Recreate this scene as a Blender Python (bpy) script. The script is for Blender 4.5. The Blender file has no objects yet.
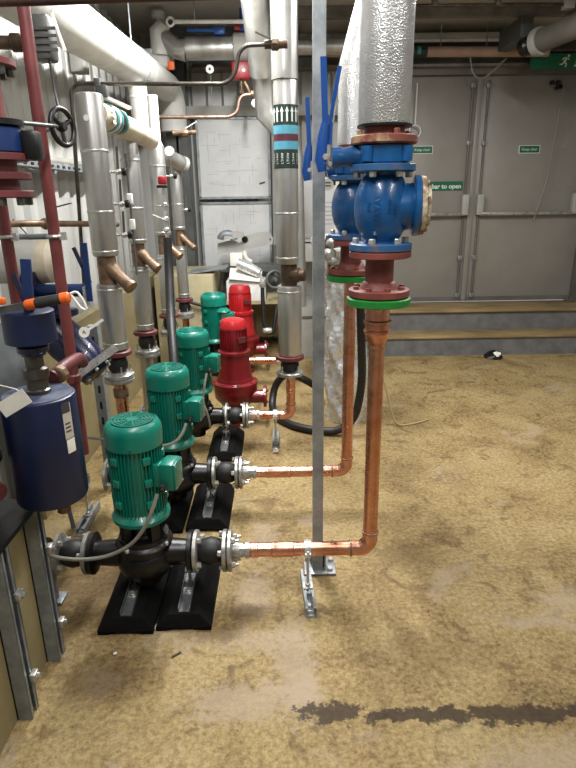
import bpy, bmesh, math, random
from mathutils import Vector, Matrix
random.seed(7)
SC = bpy.context.scene
COL = SC.collection
V = Vector
PI = math.pi

# ------------------------------------------------------------------ materials
def lin(c):
    return tuple(((x/255.0)/12.92 if x/255.0 <= .04045 else ((x/255.0+.055)/1.055)**2.4) for x in c) + (1.0,)

MATS = {}
def M(name, rgb, rough=.5, metal=0.0, rgb2=None, vs=6.0, lo=.35, hi=.65, bump=0.0, bs=60.0, btype='noise',
      rvar=0.0, coat=0.0, stretch=(1, 1, 1), spec=.5, detail=5.0):
    m = bpy.data.materials.new(name); m.use_nodes = True
    nt = m.node_tree; N = nt.nodes; L = nt.links
    b = N['Principled BSDF']
    b.inputs['Roughness'].default_value = rough
    b.inputs['Metallic'].default_value = metal
    b.inputs['Coat Weight'].default_value = coat
    b.inputs['Specular IOR Level'].default_value = spec
    tc = N.new('ShaderNodeTexCoord'); mp = N.new('ShaderNodeMapping')
    mp.inputs['Scale'].default_value = stretch
    L.new(tc.outputs['Object'], mp.inputs['Vector'])
    nz = N.new('ShaderNodeTexNoise'); nz.inputs['Scale'].default_value = vs
    nz.inputs['Detail'].default_value = detail; nz.inputs['Roughness'].default_value = .62
    L.new(mp.outputs[0], nz.inputs['Vector'])
    rp = N.new('ShaderNodeValToRGB')
    rp.color_ramp.elements[0].position = lo; rp.color_ramp.elements[1].position = hi
    rp.color_ramp.elements[0].color = lin(rgb2 if rgb2 else [x*.86 for x in rgb])
    rp.color_ramp.elements[1].color = lin(rgb)
    L.new(nz.outputs['Fac'], rp.inputs[0]); L.new(rp.outputs[0], b.inputs['Base Color'])
    if rvar:
        mr = N.new('ShaderNodeMapRange')
        mr.inputs[1].default_value = .3; mr.inputs[2].default_value = .7
        mr.inputs[3].default_value = max(.03, rough-rvar); mr.inputs[4].default_value = min(1, rough+rvar)
        n2 = N.new('ShaderNodeTexNoise'); n2.inputs['Scale'].default_value = vs*2.3
        L.new(mp.outputs[0], n2.inputs['Vector'])
        L.new(n2.outputs['Fac'], mr.inputs[0]); L.new(mr.outputs[0], b.inputs['Roughness'])
    if bump:
        if btype == 'voronoi':
            t = N.new('ShaderNodeTexVoronoi'); t.feature = 'SMOOTH_F1'; o = t.outputs['Distance']
        else:
            t = N.new('ShaderNodeTexNoise'); t.inputs['Detail'].default_value = 4; o = t.outputs['Fac']
        t.inputs['Scale'].default_value = bs
        L.new(mp.outputs[0], t.inputs['Vector'])
        bp = N.new('ShaderNodeBump'); bp.inputs['Strength'].default_value = bump
        bp.inputs['Distance'].default_value = .004
        L.new(o, bp.inputs['Height']); L.new(bp.outputs[0], b.inputs['Normal'])
    MATS[name] = m
    return m

M('galvanised', (158, 163, 166), .45, .5, (124, 130, 134), 14, bump=.05, rvar=.1)
M('zinc', (206, 206, 202), .34, .7, (164, 164, 160), 30, rvar=.1)
M('flange_steel', (190, 190, 186), .38, .7, (138, 136, 130), 22, rvar=.12, bump=.08)
M('aluminium_jacket', (198, 198, 195), .36, .85, (166, 165, 160), 9, stretch=(1, 1, .25), rvar=.08, bump=.05, bs=40)
M('stucco_jacket', (226, 227, 227), .34, .85, (200, 201, 202), 6, bump=.5, bs=260, btype='voronoi')
M('copper', (228, 172, 148), .3, 1.0, (198, 132, 106), 9, stretch=(1, 1, 1), rvar=.1)
M('copper_solder', (158, 134, 120), .42, .8, (118, 94, 82), 40)
M('brass', (138, 112, 86), .5, .35, (88, 68, 50), 18, rvar=.12, bump=.1)
M('bronze_dark', (98, 80, 62), .5, .5, (62, 50, 40), 18, bump=.1)
M('pump_green', (2, 118, 100), .34, 0, (1, 102, 86), 8, coat=.15, bump=.04)
M('grille_green', (2, 78, 66), .5, 0, (2, 60, 50), 8)
M('pump_red', (116, 12, 22), .33, 0, (94, 8, 16), 8, coat=.15, bump=.05)
M('pump_red_bright', (172, 26, 32), .35, 0, (146, 18, 26), 8, coat=.15)
M('valve_blue', (8, 86, 144), .3, 0, (5, 62, 110), 7, coat=.3, bump=.12, bs=90)
M('dark_lever_blue', (14, 44, 94), .4, 0, (10, 34, 74), 9)
M('lever_blue', (14, 68, 134), .38, 0, (18, 70, 146), 9)
M('dark_blue', (11, 27, 64), .42, 0, (8, 20, 52), 7, bump=.04)
M('navy_shiny', (12, 22, 60), .25, 0, (8, 14, 42), 7, coat=.3)
M('oxide_red', (128, 66, 56), .55, 0, (98, 46, 40), 12, bump=.15)
M('pipe_red', (116, 56, 54), .45, 0, (94, 42, 42), 9)
M('flange_maroon', (104, 44, 46), .5, 0, (70, 30, 32), 15, bump=.1)
M('corroded', (196, 186, 162), .75, .1, (112, 84, 58), 22, lo=.4, hi=.56, bump=.4, bs=80)
M('blue_worn', (34, 84, 130), .5, 0, (104, 88, 84), 22, lo=.32, hi=.5, bump=.15)
M('rusty_flange', (122, 66, 54), .65, 0, (168, 140, 108), 14, lo=.36, hi=.48, bump=.3, bs=80)
M('gasket_green', (26, 128, 48), .5, 0, (20, 112, 40), 10)
M('cast_black', (17, 17, 18), .36, .1, (10, 10, 11), 12, bump=.12)
M('rubber', (22, 22, 23), .55, 0, (17, 17, 18), 10, bump=.06)
M('dull_channel', (104, 107, 108), .5, .5, (70, 73, 75), 22, bump=.05)
M('foot_rubber', (13, 13, 13), .85, 0, (9, 9, 9), 25, bump=.2, bs=120, spec=.12)
M('white_lagging', (206, 206, 201), .55, 0, (186, 185, 179), 5, bump=.12, bs=25)
M('cream_lagging', (208, 198, 176), .6, 0, (184, 172, 148), 5, bump=.12, bs=25)
M('white_paint', (228, 228, 224), .5, 0, (210, 210, 206), 6)
M('paper', (232, 230, 220), .8, 0, (214, 212, 202), 20)
M('cladding', (186, 186, 182), .42, .25, (166, 166, 161), 3, stretch=(1, 1, .2))
M('door_grey', (144, 140, 134), .42, .1, (132, 128, 121), 1.6, bump=.03)
M('frame_grey', (112, 108, 102), .5, .2, (92, 89, 84), 4)
M('steel_dark', (92, 94, 92), .5, .3, (70, 72, 70), 5)
M('ceiling_grey', (176, 171, 161), .7, 0, (158, 153, 144), 2)
M('beam_grey', (126, 121, 113), .6, .1, (90, 86, 80), 5)
M('step_riser', (112, 112, 112), .6, 0, (92, 92, 92), 8, bump=.1)
M('step_tread', (150, 128, 88), .7, 0, (104, 86, 56), 5, bump=.2, stretch=(.4, 1, 1))
M('khaki_board', (152, 140, 104), .6, 0, (130, 118, 84), 4)
M('khaki_light', (176, 166, 132), .6, 0, (154, 144, 112), 4)
M('grey_panel', (168, 168, 162), .6, 0, (150, 150, 145), 4)
M('board_white', (206, 207, 206), .35, 0, (190, 191, 191), 3)
M('pencil', (168, 170, 172), .6)
M('band_dark_green', (20, 44, 34), .5, 0, (14, 34, 26), 20)
M('band_teal', (84, 156, 178), .5, 0, (70, 142, 164), 20)
M('band_maroon', (86, 30, 46), .5, 0, (70, 22, 36), 20)
M('sign_green', (10, 98, 66), .45, 0, (8, 86, 58), 10)
M('sign_white', (228, 236, 230), .5)
M('foil', (226, 228, 230), .27, .6, (204, 206, 208), 10, bump=.35, bs=60, rvar=.08)
M('hose_black', (26, 26, 27), .5, 0, (18, 18, 19), 20, bump=.1)
M('cable_grey', (140, 138, 128), .5)
M('cable_beige', (170, 152, 112), .55)
M('cable_black', (20, 20, 20), .5)
M('conduit', (98, 94, 88), .35, .75, (66, 62, 57), 12)
M('conduit_brown', (84, 62, 54), .45, .3, (58, 40, 36), 12)
M('orange', (232, 106, 34), .5, 0, (206, 88, 26), 12)
M('grip_black', (48, 46, 44), .6, 0, (34, 33, 32), 12)
M('red_box', (150, 20, 30), .4, 0, (120, 14, 22), 10)
M('grey_lagging', (104, 101, 94), .6, 0, (88, 85, 79), 4, bump=.1, bs=25)
M('pink_lagging', (168, 140, 122), .6, 0, (150, 122, 104), 4)
M('vessel_top', (104, 110, 126), .4, .3, (40, 50, 84), 16, lo=.38, hi=.62)
M('card', (196, 190, 178), .7)
M('ink', (60, 60, 62), .6)
M('teal_label', (70, 140, 140), .5, 0, (58, 122, 124), 20)

def lamp_mat(name, col, strength):
    m = bpy.data.materials.new(name); m.use_nodes = True
    b = m.node_tree.nodes['Principled BSDF']
    b.inputs['Emission Color'].default_value = col
    b.inputs['Emission Strength'].default_value = strength
    MATS[name] = m
lamp_mat('lamp_tube', (1, .97, .9, 1), 3.0)

def floor_material():
    m = bpy.data.materials.new('stained_screed'); m.use_nodes = True
    nt = m.node_tree; N = nt.nodes; L = nt.links; b = N['Principled BSDF']
    tc = N.new('ShaderNodeTexCoord'); P = tc.outputs['Object']
    def noise(s, d=6, r=.6, dist=0.0, vec=None):
        n = N.new('ShaderNodeTexNoise'); n.inputs['Scale'].default_value = s
        n.inputs['Detail'].default_value = d; n.inputs['Roughness'].default_value = r
        n.inputs['Distortion'].default_value = dist
        L.new(vec or P, n.inputs['Vector']); return n.outputs['Fac']
    def ramp(x, stops):
        r = N.new('ShaderNodeValToRGB'); e = r.color_ramp.elements
        while len(e) > 1: e.remove(e[-1])
        e[0].position = stops[0][0]; e[0].color = stops[0][1]
        for p, c in stops[1:]:
            q = e.new(p); q.color = c
        L.new(x, r.inputs[0]); return r.outputs[0]
    def mix(f, a, c, mode='MIX'):
        x = N.new('ShaderNodeMix'); x.data_type = 'RGBA'; x.blend_type = mode
        if isinstance(f, float): x.inputs[0].default_value = f
        else: L.new(f, x.inputs[0])
        for s, v in ((6, a), (7, c)):
            if isinstance(v, tuple): x.inputs[s].default_value = v
            else: L.new(v, x.inputs[s])
        return x.outputs[2]
    def math_(op, a, c=None):
        x = N.new('ShaderNodeMath'); x.operation = op; x.use_clamp = (op in ('MULTIPLY', 'ADD', 'SUBTRACT'))
        for s, v in ((0, a), (1, c)):
            if v is None: continue
            if isinstance(v, (int, float)): x.inputs[s].default_value = v
            else: L.new(v, x.inputs[s])
        return x.outputs[0]
    g = lambda v: (v, v, v, 1)
    base = ramp(noise(2.6, 8, .68, .6), [(.30, lin((70, 52, 30))), (.41, lin((120, 98, 62))), (.53, lin((150, 130, 88))), (.7, lin((168, 150, 110)))])
    fine = ramp(noise(55, 8, .78), [(.39, lin((66, 50, 30))), (.5, lin((138, 118, 78))), (.62, lin((174, 157, 114)))])
    c = mix(.5, base, fine)
    blot = ramp(noise(6.5, 7, .66, 1.2), [(.55, g(0)), (.63, g(1))])
    c = mix(math_('MULTIPLY', blot, .5), c, lin((74, 53, 31)))
    pale = ramp(noise(1.7, 7, .6, 1.6), [(.58, g(0)), (.66, g(1))])
    c = mix(math_('MULTIPLY', pale, .6), c, lin((154, 138, 118)))
    speck = ramp(noise(95, 2, .5), [(.66, g(0)), (.72, g(1))])
    c = mix(math_('MULTIPLY', speck, .55), c, lin((44, 33, 21)))
    # localised marks: value = 1 inside an ellipse with a ragged rim
    ragged = noise(13, 9, .72)
    rag3 = noise(21, 9, .74)
    def patch(cx, cy, rx, ry, rag=.8, soft=.25):
        mp = N.new('ShaderNodeMapping'); mp.vector_type = 'TEXTURE'
        mp.inputs['Location'].default_value = (cx, cy, 0); mp.inputs['Scale'].default_value = (rx, ry, 1)
        L.new(P, mp.inputs['Vector'])
        sx = N.new('ShaderNodeSeparateXYZ'); L.new(mp.outputs[0], sx.inputs[0])
        d = math_('SQRT', N_add(math_, sx))
        d2 = N.new('ShaderNodeMath'); d2.operation = 'ADD'; L.new(d, d2.inputs[0])
        k = N.new('ShaderNodeMath'); k.operation = 'MULTIPLY_ADD'; L.new(ragged if rag < 1.5 else rag3, k.inputs[0]); k.inputs[1].default_value = rag*2; k.inputs[2].default_value = -rag
        L.new(k.outputs[0], d2.inputs[1])
        mr = N.new('ShaderNodeMapRange'); mr.inputs[1].default_value = 1+soft; mr.inputs[2].default_value = 1-soft
        L.new(d2.outputs[0], mr.inputs[0]); return mr.outputs[0]
    def N_add(mm, sx):
        a = N.new('ShaderNodeMath'); a.operation = 'MULTIPLY'; L.new(sx.outputs[0], a.inputs[0]); L.new(sx.outputs[0], a.inputs[1])
        c_ = N.new('ShaderNodeMath'); c_.operation = 'MULTIPLY'; L.new(sx.outputs[1], c_.inputs[0]); L.new(sx.outputs[1], c_.inputs[1])
        s = N.new('ShaderNodeMath'); s.operation = 'ADD'; L.new(a.outputs[0], s.inputs[0]); L.new(c_.outputs[0], s.inputs[1]); return s.outputs[0]
    # pale limescale bloom left of the support and in front of it
    for (cx, cy, rx, ry, s) in ((-.14, 1.40, .17, .07, .6), (.02, 1.56, .07, .20, .6), (-.12, 1.66, .16, .05, .5), (-.13, 1.90, .07, .14, .55), (.72, 1.16, .20, .08, .55), (-.10, 2.30, .06, .14, .5), (.06, 1.42, .05, .10, .6)):
        c = mix(math_('MULTIPLY', patch(cx, cy, rx, ry, 1.9, .3), s), c, lin((160, 144, 122)))
    # brown dirt drifts
    for (cx, cy, rx, ry, s) in ((-.62, 1.50, .16, .10, .45), (-.15, 1.80, .06, .05, .6), (.52, 2.15, .16, .10, .35), (.50, 1.60, .2, .1, .3), (-.10, 2.62, .05, .06, .5), (-.74, 2.0, .25, .35, .5), (.02, 3.6, .5, .25, .3), (-.25, 1.70, .08, .05, .5)):
        c = mix(math_('MULTIPLY', patch(cx, cy, rx, ry, 1.8, .4), s), c, lin((70, 46, 27)))
    # wet dark trickle across the foreground
    wet = None
    for (cx, cy, rx, ry) in ((.13, 1.352, .11, .036), (.42, 1.338, .24, .024), (.70, 1.335, .30, .034), (1.1, 1.34, .4, .034)):
        p = patch(cx, cy, rx, ry, 2.6, .16)
        if wet is None: wet = p
        else:
            x = N.new('ShaderNodeMath'); x.operation = 'MAXIMUM'; L.new(wet, x.inputs[0]); L.new(p, x.inputs[1]); wet = x.outputs[0]
    c = mix(math_('MULTIPLY', wet, .88), c, lin((44, 31, 20)))
    b.inputs['Specular IOR Level'].default_value = .25
    L.new(c, b.inputs['Base Color'])
    rr = N.new('ShaderNodeMapRange'); rr.inputs[3].default_value = .7; rr.inputs[4].default_value = .6
    L.new(wet, rr.inputs[0]); L.new(rr.outputs[0], b.inputs['Roughness'])
    h = mix(.5, noise(30, 6, .7), noise(140, 4, .7))
    bp = N.new('ShaderNodeBump'); bp.inputs['Strength'].default_value = .55; bp.inputs['Distance'].default_value = .008
    L.new(h, bp.inputs['Height']); L.new(bp.outputs[0], b.inputs['Normal'])
    MATS['screed'] = m
floor_material()

# ------------------------------------------------------------------ mesh helpers
def frame_for(d):
    d = V(d).normalized()
    u = V((0, 0, 1)).cross(d) if abs(d.z) < .95 else V((1, 0, 0)).cross(d)
    u.normalize()
    return u, d.cross(u), d

class MB:
    def __init__(s): s.bm = bmesh.new()
    def box(s, c, size, R=None):
        r = bmesh.ops.create_cube(s.bm, size=1.0)
        T = Matrix.Translation(V(c)) @ ((R.to_4x4()) if R else Matrix.Identity(4)) @ Matrix.Diagonal((*size, 1))
        bmesh.ops.transform(s.bm, matrix=T, verts=r['verts']); return s
    def bbox(s, c, size, bev=.005, R=None, seg=2):
        n0 = len(s.bm.verts)
        t = bmesh.new(); r = bmesh.ops.create_cube(t, size=1.0)
        bmesh.ops.transform(t, matrix=Matrix.Diagonal((*size, 1)), verts=t.verts)
        bmesh.ops.bevel(t, geom=t.edges[:], offset=bev, segments=seg, affect='EDGES', profile=.5)
        T = Matrix.Translation(V(c)) @ ((R.to_4x4()) if R else Matrix.Identity(4))
        bmesh.ops.transform(t, matrix=T, verts=t.verts)
        me = bpy.data.meshes.new('tmp'); t.to_mesh(me); t.free(); s.bm.from_mesh(me); bpy.data.meshes.remove(me); return s
    def lathe(s, p, axis, prof, n=28, cap=True):
        u, v, d = frame_for(axis); p = V(p); rings = []
        for (r, h) in prof:
            r = max(r, .0003)
            rings.append([s.bm.verts.new(p + d*h + (u*math.cos(2*PI*k/n) + v*math.sin(2*PI*k/n))*r) for k in range(n)])
        for a, b in zip(rings, rings[1:]):
            for k in range(n):
                s.bm.faces.new((a[k], a[(k+1) % n], b[(k+1) % n], b[k]))
        if cap:
            s.bm.faces.new(rings[0][::-1]); s.bm.faces.new(rings[-1])
        return s
    def cyl(s, p0, p1, r0, r1=None, n=24):
        p0, p1 = V(p0), V(p1)
        return s.lathe(p0, p1-p0, [(r0, 0), (r0 if r1 is None else r1, (p1-p0).length)], n)
    def tube(s, pts, r, n=14, fillet=0.0, k=6, cap=True):
        pts = [V(q) for q in pts]
        if fillet:
            out = [pts[0]]
            for a, b, c in zip(pts, pts[1:], pts[2:]):
                d1, d2 = (b-a), (c-b); f = min(fillet, d1.length*.49, d2.length*.49)
                q0, q1 = b-d1.normalized()*f, b+d2.normalized()*f
                # circular-ish arc by quadratic/cubic blend
                kk = .5523
                c0, c1 = q0+(b-q0)*kk, q1+(b-q1)*kk
                for i in range(k+1):
                    t = i/k
                    out.append(q0*(1-t)**3 + c0*3*t*(1-t)**2 + c1*3*t*t*(1-t) + q1*t**3)
            out.append(pts[-1]); pts = out
        rings = []; prev = None
        for i, q in enumerate(pts):
            if i == 0: d = pts[1]-q
            elif i == len(pts)-1: d = q-pts[i-1]
            else: d = (pts[i+1]-q).normalized() + (q-pts[i-1]).normalized()
            d.normalize()
            if prev is None: u = frame_for(d)[0]
            else:
                u = prev - d*prev.dot(d); u.normalize()
            prev = u; v = d.cross(u)
            rr = r[i] if isinstance(r, (list, tuple)) else r
            rings.append([s.bm.verts.new(q + (u*math.cos(2*PI*j/n) + v*math.sin(2*PI*j/n))*rr) for j in range(n)])
        for a, b in zip(rings, rings[1:]):
            for j in range(n):
                s.bm.faces.new((a[j], a[(j+1) % n], b[(j+1) % n], b[j]))
        if cap:
            s.bm.faces.new(rings[0][::-1]); s.bm.faces.new(rings[-1])
        return s
    def torus(s, c, axis, R, r, n=28, m=10, a0=0, a1=2*PI):
        u, v, d = frame_for(axis); c = V(c); full = abs(a1-a0-2*PI) < 1e-6
        cnt = n if full else n+1; rings = []
        for i in range(cnt):
            t = a0+(a1-a0)*i/n; w = u*math.cos(t)+v*math.sin(t)
            rings.append([s.bm.verts.new(c + w*(R+r*math.cos(2*PI*j/m)) + d*(r*math.sin(2*PI*j/m))) for j in range(m)])
        for i in range(n):
            a, b = rings[i], rings[(i+1) % cnt]
            for j in range(m):
                s.bm.faces.new((a[j], b[j], b[(j+1) % m], a[(j+1) % m]))
        if not full:
            s.bm.faces.new(rings[0]); s.bm.faces.new(rings[-1][::-1])
        return s
    def prism(s, poly, o, u, v, depth):
        """2-D outline in the (u, v) plane at o, extruded by the vector depth."""
        o, u, v, w = V(o), V(u), V(v), V(depth)
        a = [s.bm.verts.new(o+u*x+v*y) for x, y in poly]
        b = [s.bm.verts.new(o+u*x+v*y+w) for x, y in poly]
        n = len(poly)
        s.bm.faces.new(a[::-1]); s.bm.faces.new(b)
        for i in range(n): s.bm.faces.new((a[i], a[(i+1) % n], b[(i+1) % n], b[i]))
        return s
    def bar(s, p0, p1, w, t, up=(0, 0, 1)):
        p0, p1 = V(p0), V(p1); d = (p1-p0); L_ = d.length; d.normalize()
        x = V(up).cross(d)
        if x.length < 1e-4: x = V((1, 0, 0))
        x.normalize(); y = d.cross(x)
        R = Matrix((x, y, d)).transposed()
        return s.box((p0+p1)/2, (w, t, L_), R)
    def hexbolt(s, p, axis, r, h, shank=0):
        p = V(p); d = V(axis).normalized()
        s.lathe(p, d, [(r, 0), (r, h*.85), (r*.8, h)], 6)
        if shank: s.cyl(p+d*h, p+d*(h+shank), r*.5, None, 8)
        return s
    def mesh(s, me, T=None):
        n0 = len(s.bm.verts); s.bm.from_mesh(me); s.bm.verts.ensure_lookup_table()
        if T: bmesh.ops.transform(s.bm, matrix=T, verts=s.bm.verts[n0:])
        return s
    def build(s, name, mat, parent=None, sm=38, label=None, org=None):
        bm = s.bm
        bmesh.ops.recalc_face_normals(bm, faces=bm.faces[:])
        if parent is not None: org = ORG[parent.name]
        elif org is not None: org = V(org)
        else:
            xs = [v.co for v in bm.verts]
            org = V(((min(c.x for c in xs)+max(c.x for c in xs))/2, (min(c.y for c in xs)+max(c.y for c in xs))/2, min(c.z for c in xs)))
        bmesh.ops.translate(bm, verts=bm.verts[:], vec=-org)
        me = bpy.data.meshes.new(name); bm.to_mesh(me); bm.free()
        me.materials.append(MATS[mat])
        if sm:
            me.shade_smooth(); me.set_sharp_from_angle(angle=math.radians(sm))
        o = bpy.data.objects.new(name, me); COL.objects.link(o)
        if parent is not None: o.parent = parent
        else: o.location = org
        ORG[o.name] = org
        if label: o['label'] = label
        return o
ORG = {}
def tag(o, label, cat, group=None, kind=None):
    o['label'] = label; o['category'] = cat
    if group: o['group'] = group
    if kind: o['kind'] = kind
    return o
def thing(name, label, cat, loc, group=None, kind=None):
    o = bpy.data.objects.new(name, None); COL.objects.link(o)
    o.location = loc; o.empty_display_size = .05; ORG[o.name] = V(loc)
    return tag(o, label, cat, group, kind)
def struct(o): o['kind'] = 'structure'; return o
def copy_tree(o, dloc, label=None, parent=None):
    c = o.copy(); COL.objects.link(c)
    if parent is None:
        c.location = V(o.location)+V(dloc)
    else: c.parent = parent; c.matrix_parent_inverse = o.matrix_parent_inverse.copy()
    ORG[c.name] = ORG[o.name]+V(dloc)
    if label: c['label'] = label
    for ch in [x for x in COL.objects if x.parent == o]: copy_tree(ch, dloc, None, c)
    return c
DG = None
def text_mesh(body, size, ext=.0005, align='CENTER', bold=0.0):
    cu = bpy.data.curves.new('t', 'FONT'); cu.body = body; cu.size = size; cu.extrude = ext; cu.offset = bold
    cu.align_x = align; cu.align_y = 'CENTER'; cu.resolution_u = 3
    ob = bpy.data.objects.new('t', cu); COL.objects.link(ob)
    bpy.context.view_layer.update()
    me = bpy.data.meshes.new_from_object(ob.evaluated_get(bpy.context.evaluated_depsgraph_get()))
    bpy.data.objects.remove(ob); bpy.data.curves.remove(cu)
    return me
def xz(p, s=1):   # text plane facing -Y
    return Matrix.Translation(V(p)) @ Matrix.Rotation(PI/2, 4, 'X')

def ring_bolts(par, c, axis, R, n, r, h, mat='zinc', phase=.4, shank=0, name='bolt'):
    u, v, d = frame_for(axis)
    for k in range(n):
        t = phase+2*PI*k/n
        MB().hexbolt(V(c)+(u*math.cos(t)+v*math.sin(t))*R, d, r, h, shank).build(name, mat, par)

# ------------------------------------------------------------------ camera
def set_camera():
    p, y, r = math.radians(18.2), math.radians(.5), math.radians(.8)
    f = V((math.sin(y)*math.cos(p), math.cos(y)*math.cos(p), -math.sin(p)))
    r0 = V((math.cos(y), -math.sin(y), 0)); u0 = r0.cross(f)
    R = r0*math.cos(r) - u0*math.sin(r); U = r0*math.sin(r) + u0*math.cos(r)
    cam = bpy.data.cameras.new('camera'); o = bpy.data.objects.new('camera', cam); COL.objects.link(o)
    m = Matrix((R, U, -f)).transposed().to_4x4(); m.translation = (0, 0, 1.5)
    o.matrix_world = m
    cam.sensor_fit = 'VERTICAL'; cam.sensor_height = 24.0; cam.sensor_width = 18.0
    cam.lens = 577.0/768.0*24.0; cam.clip_start = .05
    SC.camera = o
set_camera()

# ------------------------------------------------------------------ the setting
WX0, WX1, WY0, WY1, CZ = -1.40, 3.55, -1.8, 6.15, 2.92
fl_ = struct(MB().box(((WX0+WX1)/2, (WY0+WY1)/2, -.05), (WX1-WX0+.4, WY1-WY0+.4, .1)).build('floor', 'screed', sm=0, org=(0, 0, 0)))
def ribbed(name, p0, along, length, z0, z1, out, mat='cladding', pitch=.20, depth=.03):
    p0, a, o_ = V(p0), V(along), V(out); x = 0; prof = []
    while x < length:
        for dx, dd in ((0, 0), (.10, 0), (.125, depth), (.175, depth)):
            if x+dx <= length: prof.append((x+dx, dd))
        x += pitch
    prof.append((length, 0))
    mb = MB(); poly = [(x_, d_) for x_, d_ in prof] + [(length, -.06), (0, -.06)]
    mb.prism(poly, p0+V((0, 0, z0)), a, o_, V((0, 0, z1-z0)))
    return struct(mb.build(name, mat, sm=20))
ribbed('wall_left', (WX0, WY0, 0), (0, 1, 0), WY1-WY0, 0, CZ, (1, 0, 0))
ribbed('wall_back', (WX0, WY1, 0), (1, 0, 0), 2.05, 0, CZ, (0, -1, 0), pitch=.15, depth=.02)
struct(MB().box((.73, WY1+.03, CZ/2), (.16, .1, CZ)).box((1.89, WY1+.03, 2.78), (2.4, .1, .36)).box((3.35, WY1+.03, CZ/2), (.56, .1, CZ)).build('wall_back', 'frame_grey', sm=0))
struct(MB().box((WX1+.05, (WY0+WY1)/2, CZ/2), (.1, WY1-WY0, CZ)).build('wall_right', 'grey_panel', sm=0))
struct(MB().box(((WX0+WX1)/2, WY0-.05, CZ/2), (WX1-WX0, .1, CZ)).build('wall_front', 'grey_panel', sm=0))
cb = MB().box(((WX0+WX1)/2, (WY0+WY1)/2, CZ+.05), (WX1-WX0+.2, WY1-WY0+.2, .1))
struct(cb.build('ceiling', 'ceiling_grey', sm=0))
# steps up to the doors
st = thing('entrance_steps', 'two low grey steps with dirty brown treads below the grey double doors', 'steps', (2.1, 5.7, 0))
MB().box((2.13, 5.385, .085), (2.82, .05, .17)).box((2.13, 5.70, .0825), (2.82, .60, .165)).build('riser', 'step_riser', st, 0)
MB().bbox((2.13, 5.50, .18), (2.84, .31, .022), .005).build('tread', 'step_tread', st)
MB().box((2.13, 5.85, .278), (2.82, .45, .184)).build('riser', 'step_riser', st, 0)
MB().bbox((2.13, 5.84, .381), (2.84, .48, .022), .005).build('tread', 'step_tread', st)
# double doors
def door(n, x0, x1, hinge_right):
    z0, z1 = .395, 2.545; y = 6.12
    d = struct(MB().bbox(((x0+x1)/2, y, (z0+z1)/2), (x1-x0, .05, z1-z0), .004).build('door_%d' % n, 'door_grey'))
    xi = x0+.07 if hinge_right else x1-.07      # meeting stile side
    xo = x1-.09 if hinge_right else x0+.09
    MB().bbox(((xi+xo)/2, 6.035, 1.285), (abs(xo-xi)-.02, .03, .032), .008).build('push_bar', 'flange_steel', d)
    for x in (xi, xo):
        MB().bbox((x, 6.055, 1.375), (.066, .075, .20), .01).build('latch_box', 'grey_panel', d)
    MB().cyl((xi, 6.075, 1.475), (xi, 6.075, 2.50), .011, None, 10).cyl((xi, 6.075, .43), (xi, 6.075, 1.275), .011, None, 10).build('bolt_rod', 'frame_grey', d)
    for z in (.46, .85, 1.95, 2.46):
        MB().bbox((xi, 6.08, z), (.045, .03, .045), .005).build('rod_guide', 'galvanised', d)
    s = MB()
    s.box(((x0+x1)/2, 6.09, .42), (x1-x0-.04, .012, .045)); s.build('kick_strip', 'frame_grey', d, 0)
    return d
dl = door(1, .76, 1.925, False); dr = door(2, 1.935, 3.06, True)
MB().bbox((1.922, 6.082, 1.47), (.05, .028, 2.12), .004).build('astragal', 'door_grey', dl)
struct(MB().box((.725, 6.08, 1.47), (.07, .12, 2.17)).box((3.11, 6.06, 1.47), (.09, .16, 2.17)).box((1.92, 6.08, 2.58), (2.46, .12, .07)).build('trim_1', 'frame_grey', sm=0))
# header beam across the room above the doors
bmb = MB().box((1.35, 6.02, 2.72), (4.3, .18, .02)).box((1.35, 6.05, 2.66), (4.3, .03, .12)).box((1.35, 6.02, 2.61), (4.3, .18, .02))
struct(bmb.build('trim_2', 'beam_grey', sm=0))
struct(MB().box((-.25, 5.99, 2.25), (2.0, .10, .09)).build('trim_3', 'grey_panel', sm=0))
struct(MB().box((1.6, 5.3, 2.875), (3.6, .05, .09)).box((1.6, 4.2, 2.875), (3.6, .05, .09)).build('trim_4', 'beam_grey', sm=0))
# steel column in the back left corner
c = MB().box((-.95, 5.93, CZ/2), (.02, .2, CZ)).box((-.95, 5.84, CZ/2), (.20, .02, CZ)).box((-.95, 6.03, CZ/2), (.20, .02, CZ)).build('trim_5', 'steel_dark', sm=0)
struct(c)

# ---- signs on the doors
def small_sign(x, z, label):
    t = thing('safety_sign', label, 'sign', (x, 6.09, z), 'small green signs on the doors')
    MB().box((x, 6.092, z), (.21, .006, .075)).build('border', 'sign_white', t, 0)
    MB().box((x, 6.0885, z), (.195, .004, .062)).build('face', 'sign_green', t, 0)
    MB().mesh(text_mesh('Keep clear', .036), xz((x, 6.0860, z))).build('lettering', 'sign_white', t, 0)
small_sign(1.405, 1.897, 'small green sign with white border on left door leaf beside the lagged pipe')
small_sign(2.464, 1.889, 'small green sign with white border high on the right door leaf')
t = thing('push_bar_sign', 'long dark green sign reading push bar to open above left door bar', 'sign', (1.60, 6.09, 1.558))
MB().box((1.60, 6.09, 1.558), (.46, .006, .085)).build('face', 'sign_green', t, 0)
MB().mesh(text_mesh('Push bar to open', .062, .0008, bold=.0016), xz((1.60, 6.0860, 1.553))).build('lettering', 'sign_white', t, 0)
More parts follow.
